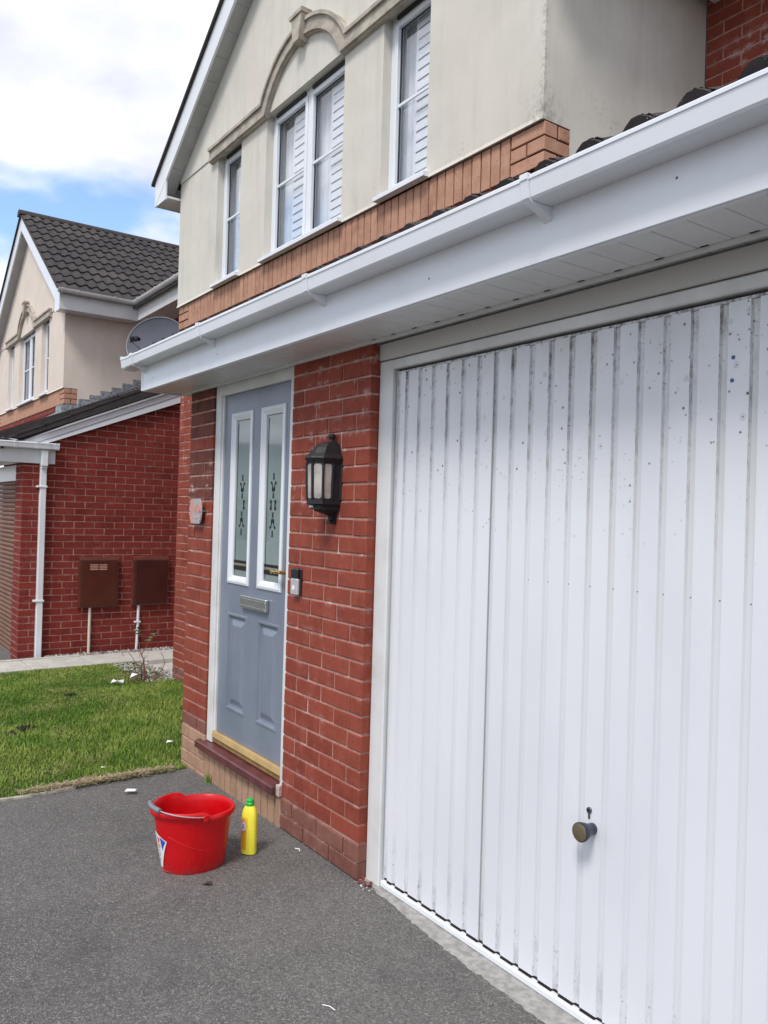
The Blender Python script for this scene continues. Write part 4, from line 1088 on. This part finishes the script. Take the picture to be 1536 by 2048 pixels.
# downpipe
dp = MB(); dp.cbox(-6.684, -6.622, .170, .236, -.19, 1.99, .006); dpo = dp.obj('downpipe', M['pvc'], H2)
b = MB(); b.cbox(-6.648, -6.580, .168, .238, 1.955, 2.13, .006); b.cbox(-6.655, -6.60, .172, .234, 1.93, 1.954, .004); b.obj('pipe_shoe', M['pvc'], dpo)
for zc_ in (1.73, .475): MB().cbox(-6.686, -6.614, .135, .246, zc_ - .011, zc_ + .011, .004).obj('pipe_clip', M['pvc'], dpo)
# roller door
rb = MB(); rb.box(-9.0, -7.046, .03, .06, 1.80, 1.98); rb.obj('roller_box', M['pvc'], H2)
rd = thing('roller', 'x', 'y'); del rd['label']; del rd['category']; rd.name = 'roller_door'; rd.parent = H2
z = -.24; me_ = None
while z < 1.80:
    if me_ is None:
        s_ = MB(); s_.prism([(.078, .001), (.066, .006), (.060, .026), (.066, .046), (.078, .0505)], -9.0, -7.046, 'x'); me_ = s_.mesh('slat', M['roller'], smooth=False)
    link('slat', me_, rd, Matrix.Translation((0, 0, z))); z += .0525
MB().box(-9.0, -7.046, .045, .10, -.30, -.215).obj('threshold_strip', plain('slate_strip', (.10, .11, .14), .5), rd)
# lead flashing: stepped pieces against the return wall and apron at the corner
xw = OX - .03 + .001
for i in range(14):
    y0 = 1.20 + i * .155; zr_ = 2.79 + .47 * (y0 - 1.0)
    MB().prism([(y0, zr_ - .03), (y0 + .165, zr_ + .045), (y0 + .165, zr_ + .15 + .035), (y0 + .012, zr_ + .15 + .035 + random.uniform(-.004, .004))], xw, xw + .004 + .001 * (i % 2), 'x').obj('lead_step', M['lead'], H2)
b = MB(); b.box(xw - .005, xw + .006, .985, 1.20, 2.74, 2.975); b.box(xw - .33, xw - .006, .985, 1.0, 2.74, 2.965); b.obj('lead_apron', M['lead'], H2)
for i in range(6): MB().box(xw - .34 - .16 * (i + 1) + .004, xw - .34 - .16 * i, .996, 1.006, 2.74, 2.885 - .006 * i).obj('lead_step', M['lead'], H2)

# ------------------------------------------------------------------ meter cabinets and pipes
def cabinet(y0, y1, z0, z1, label, vents, knobleft, mat, group=None):
    xw = SX; t = thing('meter_cabinet', label, 'meter box', (xw, (y0 + y1) / 2, z0)); ox, oy, oz_ = -xw, -(y0 + y1) / 2, -z0
    def off(mb): mb.v = [(x + ox, y + oy, z + oz_) for x, y, z in mb.v]; return mb
    c = MB(); c.prism([(xw + .001, z0), (xw + .045, z0 + .006), (xw + .052, z0 + .02), (xw + .052, z1 - .03), (xw + .040, z1), (xw + .001, z1 + .012)], y0, y1, 'y'); off(c).obj('casing', M['cabinetcase'], t)
    d = MB(); d.cbox(xw + .0525, xw + .060, y0 + .028, y1 - .018, z0 + .022, z1 - .034, .003); dd = off(d).obj('cabinet_door', mat, t)
    g = MB(); e = .0045
    g.box(xw + .0522, xw + .0535, y0 + .022, y0 + .028, z0 + .02, z1 - .03); g.box(xw + .0522, xw + .0535, y0 + .022, y1 - .014, z1 - .034, z1 - .028); off(g).obj('door_gap', M['gap'], t)
    if vents:
        v = MB()
        for k in range(4):
            for (a, b_) in ((.115, .205), (.218, .305)):
                v.box(xw + .0602, xw + .0635, y0 + a, y0 + b_, z1 - .084 - k * .018, z1 - .0755 - k * .018)
        off(v).obj('louvre', plain('louvre_light', (.60, .33, .26), .5), dd)
    k = MB(); yk = y0 + .052 if knobleft else y1 - .045
    lathe(k, (xw + .060, yk, z0 + (z1 - z0) * .5), (1, 0, 0), [(0, .009), (.005, .008), (.006, .004)], 12); off(k).obj('latch', mat, dd)
cabinet(.618, 1.058, .372, .945, 'brown meter box with four vent louvres, on the red brick side wall', True, True, M['cabinet'])
cabinet(1.232, 1.655, .378, .945, 'plain dark brown meter box without vents, nearer the dark inner corner', False, False, M['cabinet2'])
def pipe(y, z0, z1, label, mat, clip, bend=0):
    t = thing('service_pipe', label, 'pipe', (SX + .022, y, z0)); b = MB(); n_ = 8
    b.tube([(0, bend * (1 - (i / n_)) ** 2, (z1 - z0) * i / n_) for i in range(n_ + 1)], .0165, 12); b.obj('pipe', mat, t, smooth=True)
    if clip: MB().cbox(-.021, .019, -.045, .028, clip - z0 - .010, clip - z0 + .010, .003).obj('pipe_clip', M['pvc'], t)
pipe(.752, -.18, .373, 'cream pipe rising from the gravel into the vented meter box', M['pipec'], None)
pipe(1.312, -.18, .379, 'white clipped pipe rising from the gravel into the plain meter box', M['pvc'], .185, -.012)

# ------------------------------------------------------------------ lantern
M['lampblack'] = plain('lantern_black', (.012, .012, .014), .62, var=.2, scale=20)
def lantern():
    t = thing('wall_lantern', 'black half-lantern with frosted panes on the brick pier', 'lamp', (-.262, -.001, 1.486))
    seg = 6; Rm = .098
    def hexring(r, z, cut=0.0):
        # half hexagon against the wall, y<=0
        f = min(1, r / .085); q = r * .72
        p = [(q * sin(radians(v)), -.070 * f - q * cos(radians(v)), z) for v in (-112.5, -67.5, -22.5, 22.5, 67.5, 112.5)]
        return [(p[0][0], 0, z)] + p + [(p[-1][0], 0, z)]
    def half(mb, rings, mi=0): mb.loft([[(x, min(y, cut), z) for x, y, z in r] for r, cut in rings], closed=True)
    b = MB(); b.loft([hexring(r, z) for r, z in ((.098, .268), (.103, .272), (.098, .279), (.078, .296), (.066, .320), (.052, .338), (.030, .348), (.016, .352))]); b.obj('roof_cap', M['lampblack'], t)
    b = MB(); b.loft([[(r * .9 * cos(2 * pi * k / 12), r * .9 * sin(2 * pi * k / 12) - .020, z) for k in range(12)] for r, z in ((.014, .350), (.011, .356), (.012, .362), (.017, .368), (.018, .378), (.015, .384))]); b.obj('finial', M['lampblack'], t, smooth=True)
    rim = MB(); rim.loft([hexring(r, z) for r, z in ((.088, .252), (.092, .258), (.098, .2678))]); rim.loft([hexring(r, z) for r, z in ((.076, .068), (.084, .074), (.084, .094))])
    # corner posts and scalloped rails
    ps0 = hexring(.083, .094); ps1 = hexring(.089, .252)
    for i, (p, q) in enumerate(zip(ps0, ps1)): rim.tube([p, q], .0065, 6)
    rim.box(-.056, .056, -.006, 0.0, .068, .268); rim.box(-.056, -.051, -.045, -.006, .094, .252); rim.box(.051, .056, -.045, -.006, .094, .252); rim.obj('frame', M['lampblack'], t)
    for i in range(1, 6):
        a0, a1, c0, c1 = Vector(ps0[i]), Vector(ps0[i + 1]), Vector(ps1[i]), Vector(ps1[i + 1])
        inn = Vector((0, .003, 0))
        g = MB(); A = [a0.lerp(a1, .10), a0.lerp(a1, .90), c0.lerp(c1, .90), c0.lerp(c1, .10)]; A = [v * .985 for v in A]; A = [Vector((v.x, v.y, w.z)) for v, w in zip(A, (a0, a0, c0, c0))]
        g.add([tuple(v) for v in A], [(0, 1, 2, 3)]); g.obj('lamp_pane', M['lampglass'], t)
        # scalloped corner pieces
        sc_ = MB()
        for (P, Q, dz) in ((a0, a1, 1), (c0, c1, -1)):
            for f0, f1 in ((.06, .24), (.94, .76)):
                u0, u1 = P.lerp(Q, f0), P.lerp(Q, f1); h = .010 * dz
                sc_.add([tuple(u0 * 1.0), tuple(u1), (u1.x, u1.y, u1.z + h * .6), (u0.x, u0.y, u0.z + h * 1.3)], [(0, 1, 2, 3)])
            u0, u1 = P.lerp(Q, .06), P.lerp(Q, .94); sc_.add([tuple(u0), tuple(u1), (u1.x, u1.y, u1.z + .004 * dz), (u0.x, u0.y, u0.z + .004 * dz)], [(0, 1, 2, 3)])
        sc_.obj('scallop', M['lampblack'], t)
    b = MB(); b.loft([hexring(r, z) for r, z in ((.010, .0), (.018, .006), (.016, .016), (.020, .026), (.038, .034), (.060, .044), (.062, .050), (.074, .052), (.074, .0575))]); b.obj('lower_bracket', M['lampblack'], t)
    b = MB(); b.box(-.007, .045, -.100, 0, .0576, .0679); b.obj('neck', M['lampblack'], t)
    b = MB(); b.cbox(-.036, -.006, -.106, -.05, .0565, .0690, .002); b.obj('sensor_housing', M['white'], t)
    b = MB(); b.box(-.022, .022, -.004, 0, -.002, .10); b.prism([(-.006, -.012), (.022, -.012), (.022, .0), (-.006, .0)], -.03, 0, 'y'); b.obj('back_plate', M['lampblack'], t)
    b = MB(); lathe(b, (0.02, -.045, .105), (0, 0, 1), [(0, .013), (.018, .013), (.02, .019), (.03, .021), (.045, .016), (.10, .014), (.115, .006)], 14); b.obj('bulb', M['bulb'], t, smooth=True)
lantern()

# ------------------------------------------------------------------ bell, house number, dish
t = thing('doorbell', 'slim silver and black doorbell camera on the brick beside the front door', 'doorbell', (-.555, -.001, 1.130))
MB().cbox(-.036, .036, -.010, 0, 0, .128, .004).obj('back_plate', M['black'], t)
MB().cbox(-.0335, .0315, -.026, -.0102, .003, .080, .004).obj('silver_face', plain('satin_silver', (.55, .55, .56), .35, metal=.3), t)
MB().cbox(-.0335, .0315, -.026, -.0102, .0805, .126, .004).obj('camera_face', M['black'], t)
b = MB(); lathe(b, (-.004, -.0262, .036), (0, -1, 0), [(0, .0125), (.0015, .012)], 20); b.obj('button', M['white'], t, smooth=True)
b = MB(); lathe(b, (-.002, -.0262, .104), (0, -1, 0), [(0, .008), (.001, .007)], 16); b.obj('lens', M['navy'], t)

t = thing('house_number_sign', 'glass house number plaque reading 40 on the brick by the door', 'sign', (-1.752, -.004, 1.513))
b = MB(); pl = [(-.036, -.072), (.060, -.072), (.092, -.02), (.094, .02), (.066, .074), (-.036, .074)]
def ellipse_plaque(z0):
    P = []
    for k in range(13): a = -pi / 2 + pi * k / 12; P.append((.058 + .034 * cos(a), .074 * sin(a)))
    return P
b.prism([(-.092, 0.0), (-.066, -.072)] + ellipse_plaque(0) + [(-.066, .072)], -.030, -.024, 'y'); b.obj('glass_plate', M['signglass'], t)
b = MB(); b.box(-.064, -.040, -.0318, -.0302, -.066, .066); b.obj('orange_band', M['salmon'], t)
for sx in (-.078, .074): b = MB(); lathe(b, (sx, -.002, 0), (0, -1, 0), [(0, .007), (.024, .007)], 12); lathe(b, (sx, -.0302, 0), (0, -1, 0), [(0, .008), (.003, .006)], 12); b.obj('fixing', M['gripgrey'], t, smooth=True)
tx = bpy.data.curves.new('number', 'FONT'); tx.body = '40'; tx.size = .085; tx.extrude = .0006; tx.align_x = 'CENTER'; tx.align_y = 'CENTER'; tx.offset = -.0012
tx.materials.append(M['salmon']); to = bpy.data.objects.new('number', tx); COL.objects.link(to)
tme = bpy.data.meshes.new_from_object(to.evaluated_get(bpy.context.evaluated_depsgraph_get())); bpy.data.objects.remove(to); tme.materials.clear(); tme.materials.append(M['salmon'])
to = link('printed_number', tme, t); to.location = (.020, -.0312, .010); to.rotation_euler = (pi / 2, 0, 0)
b = MB(); b.box(-.012, .046, -.0318, -.0302, -.044, -.038); b.tube([(.064 + .020 * cos(a), -.031, .062 * sin(a)) for a in [-pi / 2 + pi * k / 10 for k in range(11)]], .0016, 5); b.obj('printed_line', M['salmon'], t)

def dish():
    d = F * -1; d = Vector((.74, -.64, .10)).normalized()
    base = Vector((-5.24, .93, 3.20)); t = thing('satellite_dish', 'grey oval satellite dish above the white gutter end', 'satellite dish', tuple(base))
    up = Vector((0, 0, 1)); u = up.cross(d).normalized(); v = d.cross(u).normalized()
    a, b_ = .315, .27; tilt = .25
    uu = u * cos(tilt) + v * sin(tilt); vv = -u * sin(tilt) + v * cos(tilt)
    def ring(s_, back=0): return [uu * a * s_ * cos(2 * pi * k / 40) + vv * b_ * s_ * sin(2 * pi * k / 40) + d * (.055 * s_ * s_ - .055 - back) for k in range(40)]
    m = MB(); m.loft([ring(s_) for s_ in (.02, .2, .4, .6, .8, .95, .985)], caps=(True, False)); m.loft([ring(s_, .004) for s_ in (.02, .3, .6, .9, 1.0)], caps=(True, False)); m.obj('reflector', M['dish'], t, smooth=True)
    m = MB(); R1 = ring(1.0); R2 = [p + d * .006 for p in ring(1.0)]; R3 = [p + d * .006 for p in ring(.975)]; R4 = ring(.972); m.loft([R1, R2, R3, R4], caps=(False, False)); m.obj('rolled_rim', plain('dish_rim', (.34, .35, .39), .35), t, smooth=True)
    m = MB(); lp = d * .22 - u * .17 - v * .02
    m.tube([-vv * .26, lp - v * .03], .008); m.obj('feed_arm', M['gripgrey'], t)
    m = MB(); m.tube([lp, lp - d * .06 + u * .025], .022, 12); m.tube([lp + u * .045, lp - d * .05 + u * .06], .020, 12); m.box(lp.x - .018, lp.x + .018, lp.y - .018, lp.y + .018, lp.z - .045, lp.z + .0); m.obj('receiver_head', M['black'], t, smooth=True)
    m = MB(); m.tube([d * -.06, d * -.14, Vector((.33, .20, -.05))], .016); m.box(.325, .35, .15, .25, -.12, .03); m.obj('wall_mount', M['gripgrey'], t)
    m = MB()
    for q in (.03, .085): m.tube([uu * q - vv * .055 - d * .048, uu * q - vv * .055 - d * .040], .006, 8)
    m.obj('mounting_bolt', M['gap'], t)
dish()

# ------------------------------------------------------------------ bucket and bottle
def bucket():
    t = thing('bucket', 'red oval mop bucket with wire handle on the drive by the step', 'bucket', (-.500, -.520, 0))
    n = 56
    def shape(k, ay, ax, z, cy, spout=0.0):
        a = 2 * pi * k / n; c, s_ = cos(a), sin(a)
        p = 2.35; y = ay * (abs(c) ** (2 / p)) * (1 if c > 0 else -1); x = ax * (abs(s_) ** (2 / p)) * (1 if s_ > 0 else -1)
        if c < 0: x *= 1 - spout * abs(c) ** 2.5; 
        return (x, y + cy, z)
    def rimz(k):
        a = 2 * pi * k / n; c = cos(a)
        m_ = max(0, min(1, (-c + .08) / .10)); return .022 * m_
    H_ = .245; prof = [(0.0, .128, .098, .012), (.012, .133, .103, .012), (.10, .146, .116, .008), (.19, .159, .128, .003), (H_ - .020, .166, .134, 0)]
    outer = [[shape(k, ay, ax, z + (rimz(k) if z > .2 else 0), cy, .45) for k in range(n)] for z, ay, ax, cy in prof]
    rim = []
    for (o_, zz_) in ((.0, -.020), (.012, -.020), (.016, -.014), (.016, -.002), (.012, .004), (.004, .004), (.0, -.002)):
        rim.append([shape(k, .166 + o_, .134 + o_, H_ + zz_ + rimz(k), 0, .45) for k in range(n)])
    inner = [[shape(k, ay - .004, ax - .004, z + (rimz(k) if z > .2 else 0), cy, .45) for k in range(n)] for z, ay, ax, cy in prof[::-1][:-1]]
    inner.append([shape(k, .134, .094, .006, .012, .45) for k in range(n)])
    b = MB(); b.loft(outer + rim[1:] + inner, caps=(True, True)); body = b.obj('body', M['redplastic'], t, smooth=True)
    # pressed diagonal swage line on the near side: a thin ridge
    sw = MB(); pts = []
    for i in range(17):
        f = i / 16; a = radians(142 - 118 * f); z = .165 - .150 * f; fr = (z / .225); ay = .133 + .033 * fr; ax = .103 + .031 * fr
        c, s_ = cos(a), sin(a); p = 2.35; y = ay * abs(c) ** (2 / p) * (1 if c > 0 else -1); x = ax * abs(s_) ** (2 / p)
        if c < 0: x *= 1 - .45 * abs(c) ** 2.5
        pts.append((x - .0012, y + .012 * (1 - fr), z))
    sw.tube(pts, .0018, 6); sw.obj('swage_line', M['redplastic'], body, smooth=True)
    # ears and wire handle lying on the pouring end
    w = MB(); ex = .151
    pth = []
    for i in range(25):
        f = i / 24; a = pi * f
        pth.append((ex * cos(a) * (1 - .0 * sin(a)), -.000 - .176 * sin(a) ** .85, H_ + .006 + .030 * sin(a)))
    w.tube(pth, .0026, 8); w.obj('wire_handle', plain('galvanised_wire', (.55, .56, .58), .3, metal=.8), t, smooth=True)
    g = MB(); g.tube([p for p in pth if abs(p[0]) < .058], .0105, 12); g.obj('grip', M['gripgrey'], t, smooth=True)
    e = MB()
    for s_ in (1, -1): e.cbox(s_ * ex - .006, s_ * ex + .005, -.012, .010, H_ - .012, H_ + .016, .003)
    e.obj('handle_ear', M['redplastic'], t)
    # diamond sticker folded round the pouring end
    def surf(a, z, off=.0018):
        fr = (z / .225); ay = .133 + .033 * fr + off; ax = .103 + .031 * fr + off; c, s_ = cos(a), sin(a); p = 2.35
        y = ay * abs(c) ** (2 / p) * (1 if c > 0 else -1); x = ax * abs(s_) ** (2 / p) * (1 if s_ > 0 else -1)
        if c < 0: x *= 1 - .45 * abs(c) ** 2.5
        return (x, y + .012 * (1 - fr), z)
    def patch(poly, mat, name, off):
        # poly in (angle deg measured on the pouring end, z): fan of small quads through subdivision
        m = MB(); c0 = (sum(p[0] for p in poly) / len(poly), sum(p[1] for p in poly) / len(poly)); nn = 6
        for i in range(len(poly)):
            A, B = poly[i], poly[(i + 1) % len(poly)]
            for r_ in range(nn):
                for s_ in range(nn):
                    def P(u_, v_): 
                        q = (A[0] + (B[0] - A[0]) * v_, A[1] + (B[1] - A[1]) * v_); return (c0[0] + (q[0] - c0[0]) * u_, c0[1] + (q[1] - c0[1]) * u_)
                    qs = [P(r_ / nn, s_ / nn), P(r_ / nn, (s_ + 1) / nn), P((r_ + 1) / nn, (s_ + 1) / nn), P((r_ + 1) / nn, s_ / nn)]
                    m.add([surf(radians(q[0]), q[1], off) for q in qs], [(0, 1, 2, 3)])
        return m.obj(name, mat, t, smooth=True)
    patch([(180, .178), (147, .142), (172, .022), (188, .022), (213, .142)], M['white'], 'sticker', .0014)
    patch([(165, .158), (150, .140), (162, .100)], M['blue'], 'sticker_print', .0022)
    patch([(195, .158), (210, .140), (198, .100)], M['blue'], 'sticker_print', .0022)
    patch([(175, .158), (167, .150), (170, .132), (176, .132)], M['pink'], 'sticker_print', .0022)
    patch([(178, .130), (167, .124), (168, .110), (178, .106)], M['orange'], 'sticker_print', .0022)
    patch([(176, .102), (172, .100), (172, .094), (176, .094)], M['greencap'], 'sticker_print', .0022)
    patch([(178, .085), (175, .085), (176, .070), (178, .070)], M['black'], 'sticker_print', .0022)
    patch([(180, .060), (177, .060), (178, .050), (180, .050)], M['black'], 'sticker_print', .0022)
bucket()

def bottle():
    rz = radians(40); t = thing('cleaner_bottle', 'yellow squeeze bottle with green cap standing by the doorstep', 'bottle', (-.481, -.257, 0), rz=rz)
    n = 32
    def rg(a, b_, z, cx=0): return [(cx + a * (abs(cos(2 * pi * k / n)) ** .8) * (1 if cos(2 * pi * k / n) > 0 else -1), b_ * (abs(sin(2 * pi * k / n)) ** .8) * (1 if sin(2 * pi * k / n) > 0 else -1), z) for k in range(n)]
    b = MB(); b.loft([rg(.030, .020, 0), rg(.034, .024, .003), rg(.0350, .0250, .012), rg(.0350, .0250, .150), rg(.0345, .0248, .172), rg(.031, .0230, .190), rg(.024, .0195, .205), rg(.017, .0165, .2135)]); b.obj('body', M['yellow'], t, smooth=True)
    b = MB(); b.loft([rg(.0175, .0175, .2125), rg(.018, .018, .2145), rg(.0175, .0175, .224), rg(.015, .015, .2265), rg(.0145, .0145, .2290), rg(.0155, .0155, .2305), rg(.0150, .0150, .238), rg(.011, .011, .2420), rg(.006, .006, .2430)]); b.obj('cap', M['greencap'], t, smooth=True)
    def lab(x0, x1, z0, z1, mat, off, name='label', ell=False):
        m = MB(); nn = 12; rings = []
        if not ell:
            for i in range(nn + 1):
                xx = x0 + (x1 - x0) * i / nn; yb = -.0250 * (1 - min(1, abs(xx / .0352)) ** 2.5) ** .4 - off; rings.append([(xx, yb, z0), (xx, yb, z1)])
            m.loft(rings, closed=False, caps=(False, False))
        else:
            cx, cz, rx, rz_ = (x0 + x1) / 2, (z0 + z1) / 2, (x1 - x0) / 2, (z1 - z0) / 2; vs = []
            for k in range(20):
                xx = cx + rx * cos(2 * pi * k / 20); vs.append((xx, -.0250 * (1 - min(1, abs(xx / .0352)) ** 2.5) ** .4 - off, cz + rz_ * sin(2 * pi * k / 20)))
            m.add(vs, [tuple(range(20))])
        return m.obj(name, mat, t)
    lab(-.0335, -.004, .022, .120, M['orange'], .0008); lab(-.034, .002, .120, .163, plain('label_amber', (.86, .58, .05), .4), .0007, ell=False)
    lab(-.031, -.004, .098, .152, M['pink'], .0016, 'label_print', True); lab(-.030, -.005, .104, .148, M['white'], .0022, 'label_print', True)
    for k, z in enumerate((.116, .124, .132)): lab(-.024 + .002 * (k % 2), -.012, z, z + .004, M['blue' if k < 2 else 'pink'], .0028, 'label_print')
bottle()

# ------------------------------------------------------------------ plant, litter, weeds, clods
def rose():
    t = thing('rose_bush', 'straggly rose stump with a few leaves by the red brick corner', 'plant', (-4.90, .80, lawn_z(-4.9, .80)))
    rnd = random.Random(17); b = MB()
    def stem(p0, d, L, r, n=7, wob=.12):
        p = Vector(p0); d = Vector(d).normalized(); pts = [p.copy()]
        for i in range(n): d = (d + Vector((rnd.gauss(0, wob), rnd.gauss(0, wob), rnd.gauss(0, wob * .5)))).normalized(); p = p + d * L / n; pts.append(p.copy())
        b.tube(pts, [r * (1 - .6 * i / n) for i in range(n + 1)], 6); return pts
    tops = []
    s1 = stem((0, 0, 0), (-.1, .05, 1), .30, .012); tops.append(stem(s1[-1], (-.3, 0, 1), .22, .005)); tops.append(stem(s1[-2], (.45, .15, 1), .24, .005))
    s2 = stem((.04, -.05, 0), (.2, -.1, 1), .22, .008); tops.append(stem(s2[-1], (.5, 0, .5), .14, .004))
    for i in range(26):
        a = rnd.uniform(0, 6.28); stem((rnd.uniform(-.12, .14), rnd.uniform(-.10, .10), 0), (cos(a) * .9, sin(a) * .9, rnd.uniform(.3, 1.2)), rnd.uniform(.12, .38), rnd.uniform(.002, .005), wob=.25)
    stem((-.05, -.02, .10), (-1, -.3, .35), .36, .006, wob=.2); stem((-.3, -.12, .2), (-.5, 0, 1), .07, .003)
    b.obj('stem', M['twig'], t)
    for tp in tops[:2]:
        for k in range(7):
            c = tp[-1 - (k % 3)]; a = rnd.uniform(0, 6.28); L = rnd.uniform(.045, .07); d = Vector((cos(a), sin(a), rnd.uniform(-.3, .5))).normalized(); s_ = d.cross(Vector((0, 0, 1))).normalized() * L * .36; nrm = d.cross(s_).normalized()
            P = [c, c + d * L * .3 + s_ * .8, c + d * L * .65 + s_ * .8, c + d * L, c + d * L * .65 - s_ * .8, c + d * L * .3 - s_ * .8, c + d * L * .5 - nrm * .005]
            m = MB(); m.add([tuple(p) for p in P], [(0, 1, 6), (1, 2, 6), (2, 3, 6), (3, 4, 6), (4, 5, 6), (5, 0, 6)]); m.obj('leaf', M['leaf'], t)
    m = MB(); c = tops[1][-1]; m.tube([c, c + Vector((0, 0, .03)), c + Vector((.01, 0, .05))], [.004, .014, .004], 8); m.obj('flower_bud', plain('bud', (.09, .01, .02), .6), t)
rose()
def scrap(name, label, cat, P, z, mat, rz, bend=.008):
    t_ = MB(); n_ = 5; xs_ = [p for p in P]
    cx = sum(p[0] for p in P) / len(P); cy = sum(p[1] for p in P) / len(P)
    vs = [(p[0], p[1], bend * (i % 2)) for i, p in enumerate(P)]; vt = [(x, y, z_ + .0008) for x, y, z_ in vs]; k = len(P)
    t_.add(vs + vt, [tuple(range(k))[::-1], tuple(range(k, 2 * k))] + [(i, (i + 1) % k, k + (i + 1) % k, k + i) for i in range(k)])
    o = t_.obj(name, mat, None, label=label, category=cat); o.location = z; o.rotation_euler.z = rz; return o
scrap('paper_scrap', 'flat white paper scrap lying on the drive left of the bucket', 'litter', [(-.028, -.020), (.028, -.022), (.030, .018), (-.022, .020)], (-1.534, -.442, .003), M['papers'], radians(60), .002)
scrap('paper_scrap', 'crumpled white paper standing up in the lawn', 'litter', [(-.06, -.03), (.0, -.04), (.055, -.02), (.05, .03), (.0, .02), (-.05, .035)], (-4.78, .50, lawn_z(-4.8, .5) + .03), M['papers'], radians(60), .022)
scrap('paper_scrap', 'small torn piece of white paper joined to the crumpled one in the lawn', 'litter', [(-.035, -.02), (.035, -.02), (.040, .02), (-.030, .025)], (-4.74, .64, lawn_z(-4.6, .6) + .06), M['papers'], radians(55), .035)
scrap('paper_scrap', 'pale scrap in the grass close to the tan brick corner', 'litter', [(-.026, -.009), (.024, -.010), (.027, .008), (-.02, .009)], (-2.33, .08, lawn_z(-2.3, .08) + .03), M['papers'], radians(60), .012)
scrap('paper_scrap', 'tiny white scrap near the dry edge of the lawn', 'litter', [(-.016, -.004), (.014, -.004), (.016, .004), (-.014, .004)], (-2.02, -.44, lawn_z(-2, -.44) + .03), M['papers'], radians(60), .004)
scrap('dead_leaf', 'curled dark dead leaf on the asphalt below the bucket', 'leaf', [(-.022, -.008), (0, -.016), (.022, -.004), (.012, .012), (-.012, .012)], (-.287, -.534, .003), M['darkleaf'], .6, .012)
b = MB(); b.tube([(0, 0, .003), (.02, .014, .004), (.045, .018, .003)], .0016, 5); o = b.obj('twig', M['papers'], None, label='thin pale twig on the asphalt at the bottom of the drive', category='twig'); o.location = (.655, -.56, 0)
b = MB(); b.tube([(0, 0, .003), (.02, .008, .006), (.035, .003, .003)], .003, 5); o = b.obj('chip', M['papers'], None, label='pale chip on the asphalt near the tan bricks and pier', category='chip'); o.location = (-.41, -.06, 0)
for (cx, cy, s_, lab) in ((-3.34, -.60, .055, 'largest dark clod of soil on the lawn'), (-3.22, -.72, .035, 'flat smear of soil in front of the largest clod on the lawn'), (-4.45, -.02, .035, 'small dark clod farther up the lawn towards the path')):
    b = MB(); rnd = random.Random(int(s_ * 1000) + int(cx * -10))
    for _ in range(26):
        p = Vector((rnd.gauss(0, s_ * .5), rnd.gauss(0, s_ * .5), abs(rnd.gauss(0, s_ * .15)) + .008)); r = rnd.uniform(.005, .013)
        b.tube([p - Vector((0, 0, r)), p, p + Vector((0, 0, r))], [r * .4, r, r * .3], 6)
    o = b.obj('soil_clod', M['soil'], None, label=lab, category='soil clod'); o.location = (cx, cy, lawn_z(cx, cy))
b = MB(); rnd = random.Random(2)
for _ in range(40):
    a = rnd.uniform(0, 6.28); h = rnd.uniform(.03, .085); p = Vector((rnd.gauss(0, .012), rnd.gauss(0, .006), 0)); d = Vector((cos(a) * .3, sin(a) * .3 - .1, 1)).normalized() * h; s_ = Vector((-sin(a), cos(a), 0)) * .0018
    b.add([p - s_, p + s_, p + d * .6 + s_ * .6, p + d], [(0, 1, 2), (0, 2, 3)])
o = b.obj('weed_tuft', M['grass'], None, label='small grass tuft growing at the foot of the tan soldier bricks', category='weed'); o.location = (-1.49, -.012, -.015)
# a few red leaves in the crack at the pier foot
b = MB(); rnd = random.Random(6)
for _ in range(46):
    a = rnd.uniform(0, 6.28); L = rnd.uniform(.008, .018); p = Vector((rnd.uniform(-.01, .085), rnd.uniform(-.012, .035), rnd.uniform(.004, .016))); d = Vector((cos(a), sin(a), rnd.uniform(-.2, .5))) * L; s_ = Vector((-sin(a), cos(a), .3)) * L * .3
    b.add([p, p + d * .5 + s_, p + d, p + d * .5 - s_], [(0, 1, 2, 3)])
b.obj('red_debris', plain('red_leaf_litter', (.20, .035, .025), .7, scale=60, var=.5), kind='stuff')

# ------------------------------------------------------------------ house across the road (seen in the door glass)
H3 = thing('bungalow', 'low pale bungalow with grey-green roof mirrored in the front door glass', 'house', (-24, -13, 0), rz=radians(-62))
MB().box(-8, 8, -4, 4, -.5, 2.0).obj('wall', plain('far_render', (.45, .43, .38), .9), H3)
MB().prism([(-4.5, 1.95), (4.5, 1.95), (0, 4.1)], -8.4, 8.4, 'x').obj('roof', plain('far_roof', (.15, .175, .17), .85, scale=3, var=.1), H3)
for wx in (-5, -1.5, 2.2, 5.4):
    w_ = MB(); w_.box(wx - .7, wx + .7, -4.05, -4.001, .5, 1.7); wo_ = w_.obj('window', M['pvc'], H3); MB().box(wx - .62, wx + .62, -4.06, -4.051, .58, 1.62).obj('pane', M['gap'], wo_)
    w_ = MB(); w_.box(wx - .7, wx + .7, 4.001, 4.05, .5, 1.7); wo_ = w_.obj('window', M['pvc'], H3); MB().box(wx - .62, wx + .62, 4.051, 4.06, .58, 1.62).obj('pane', M['gap'], wo_)
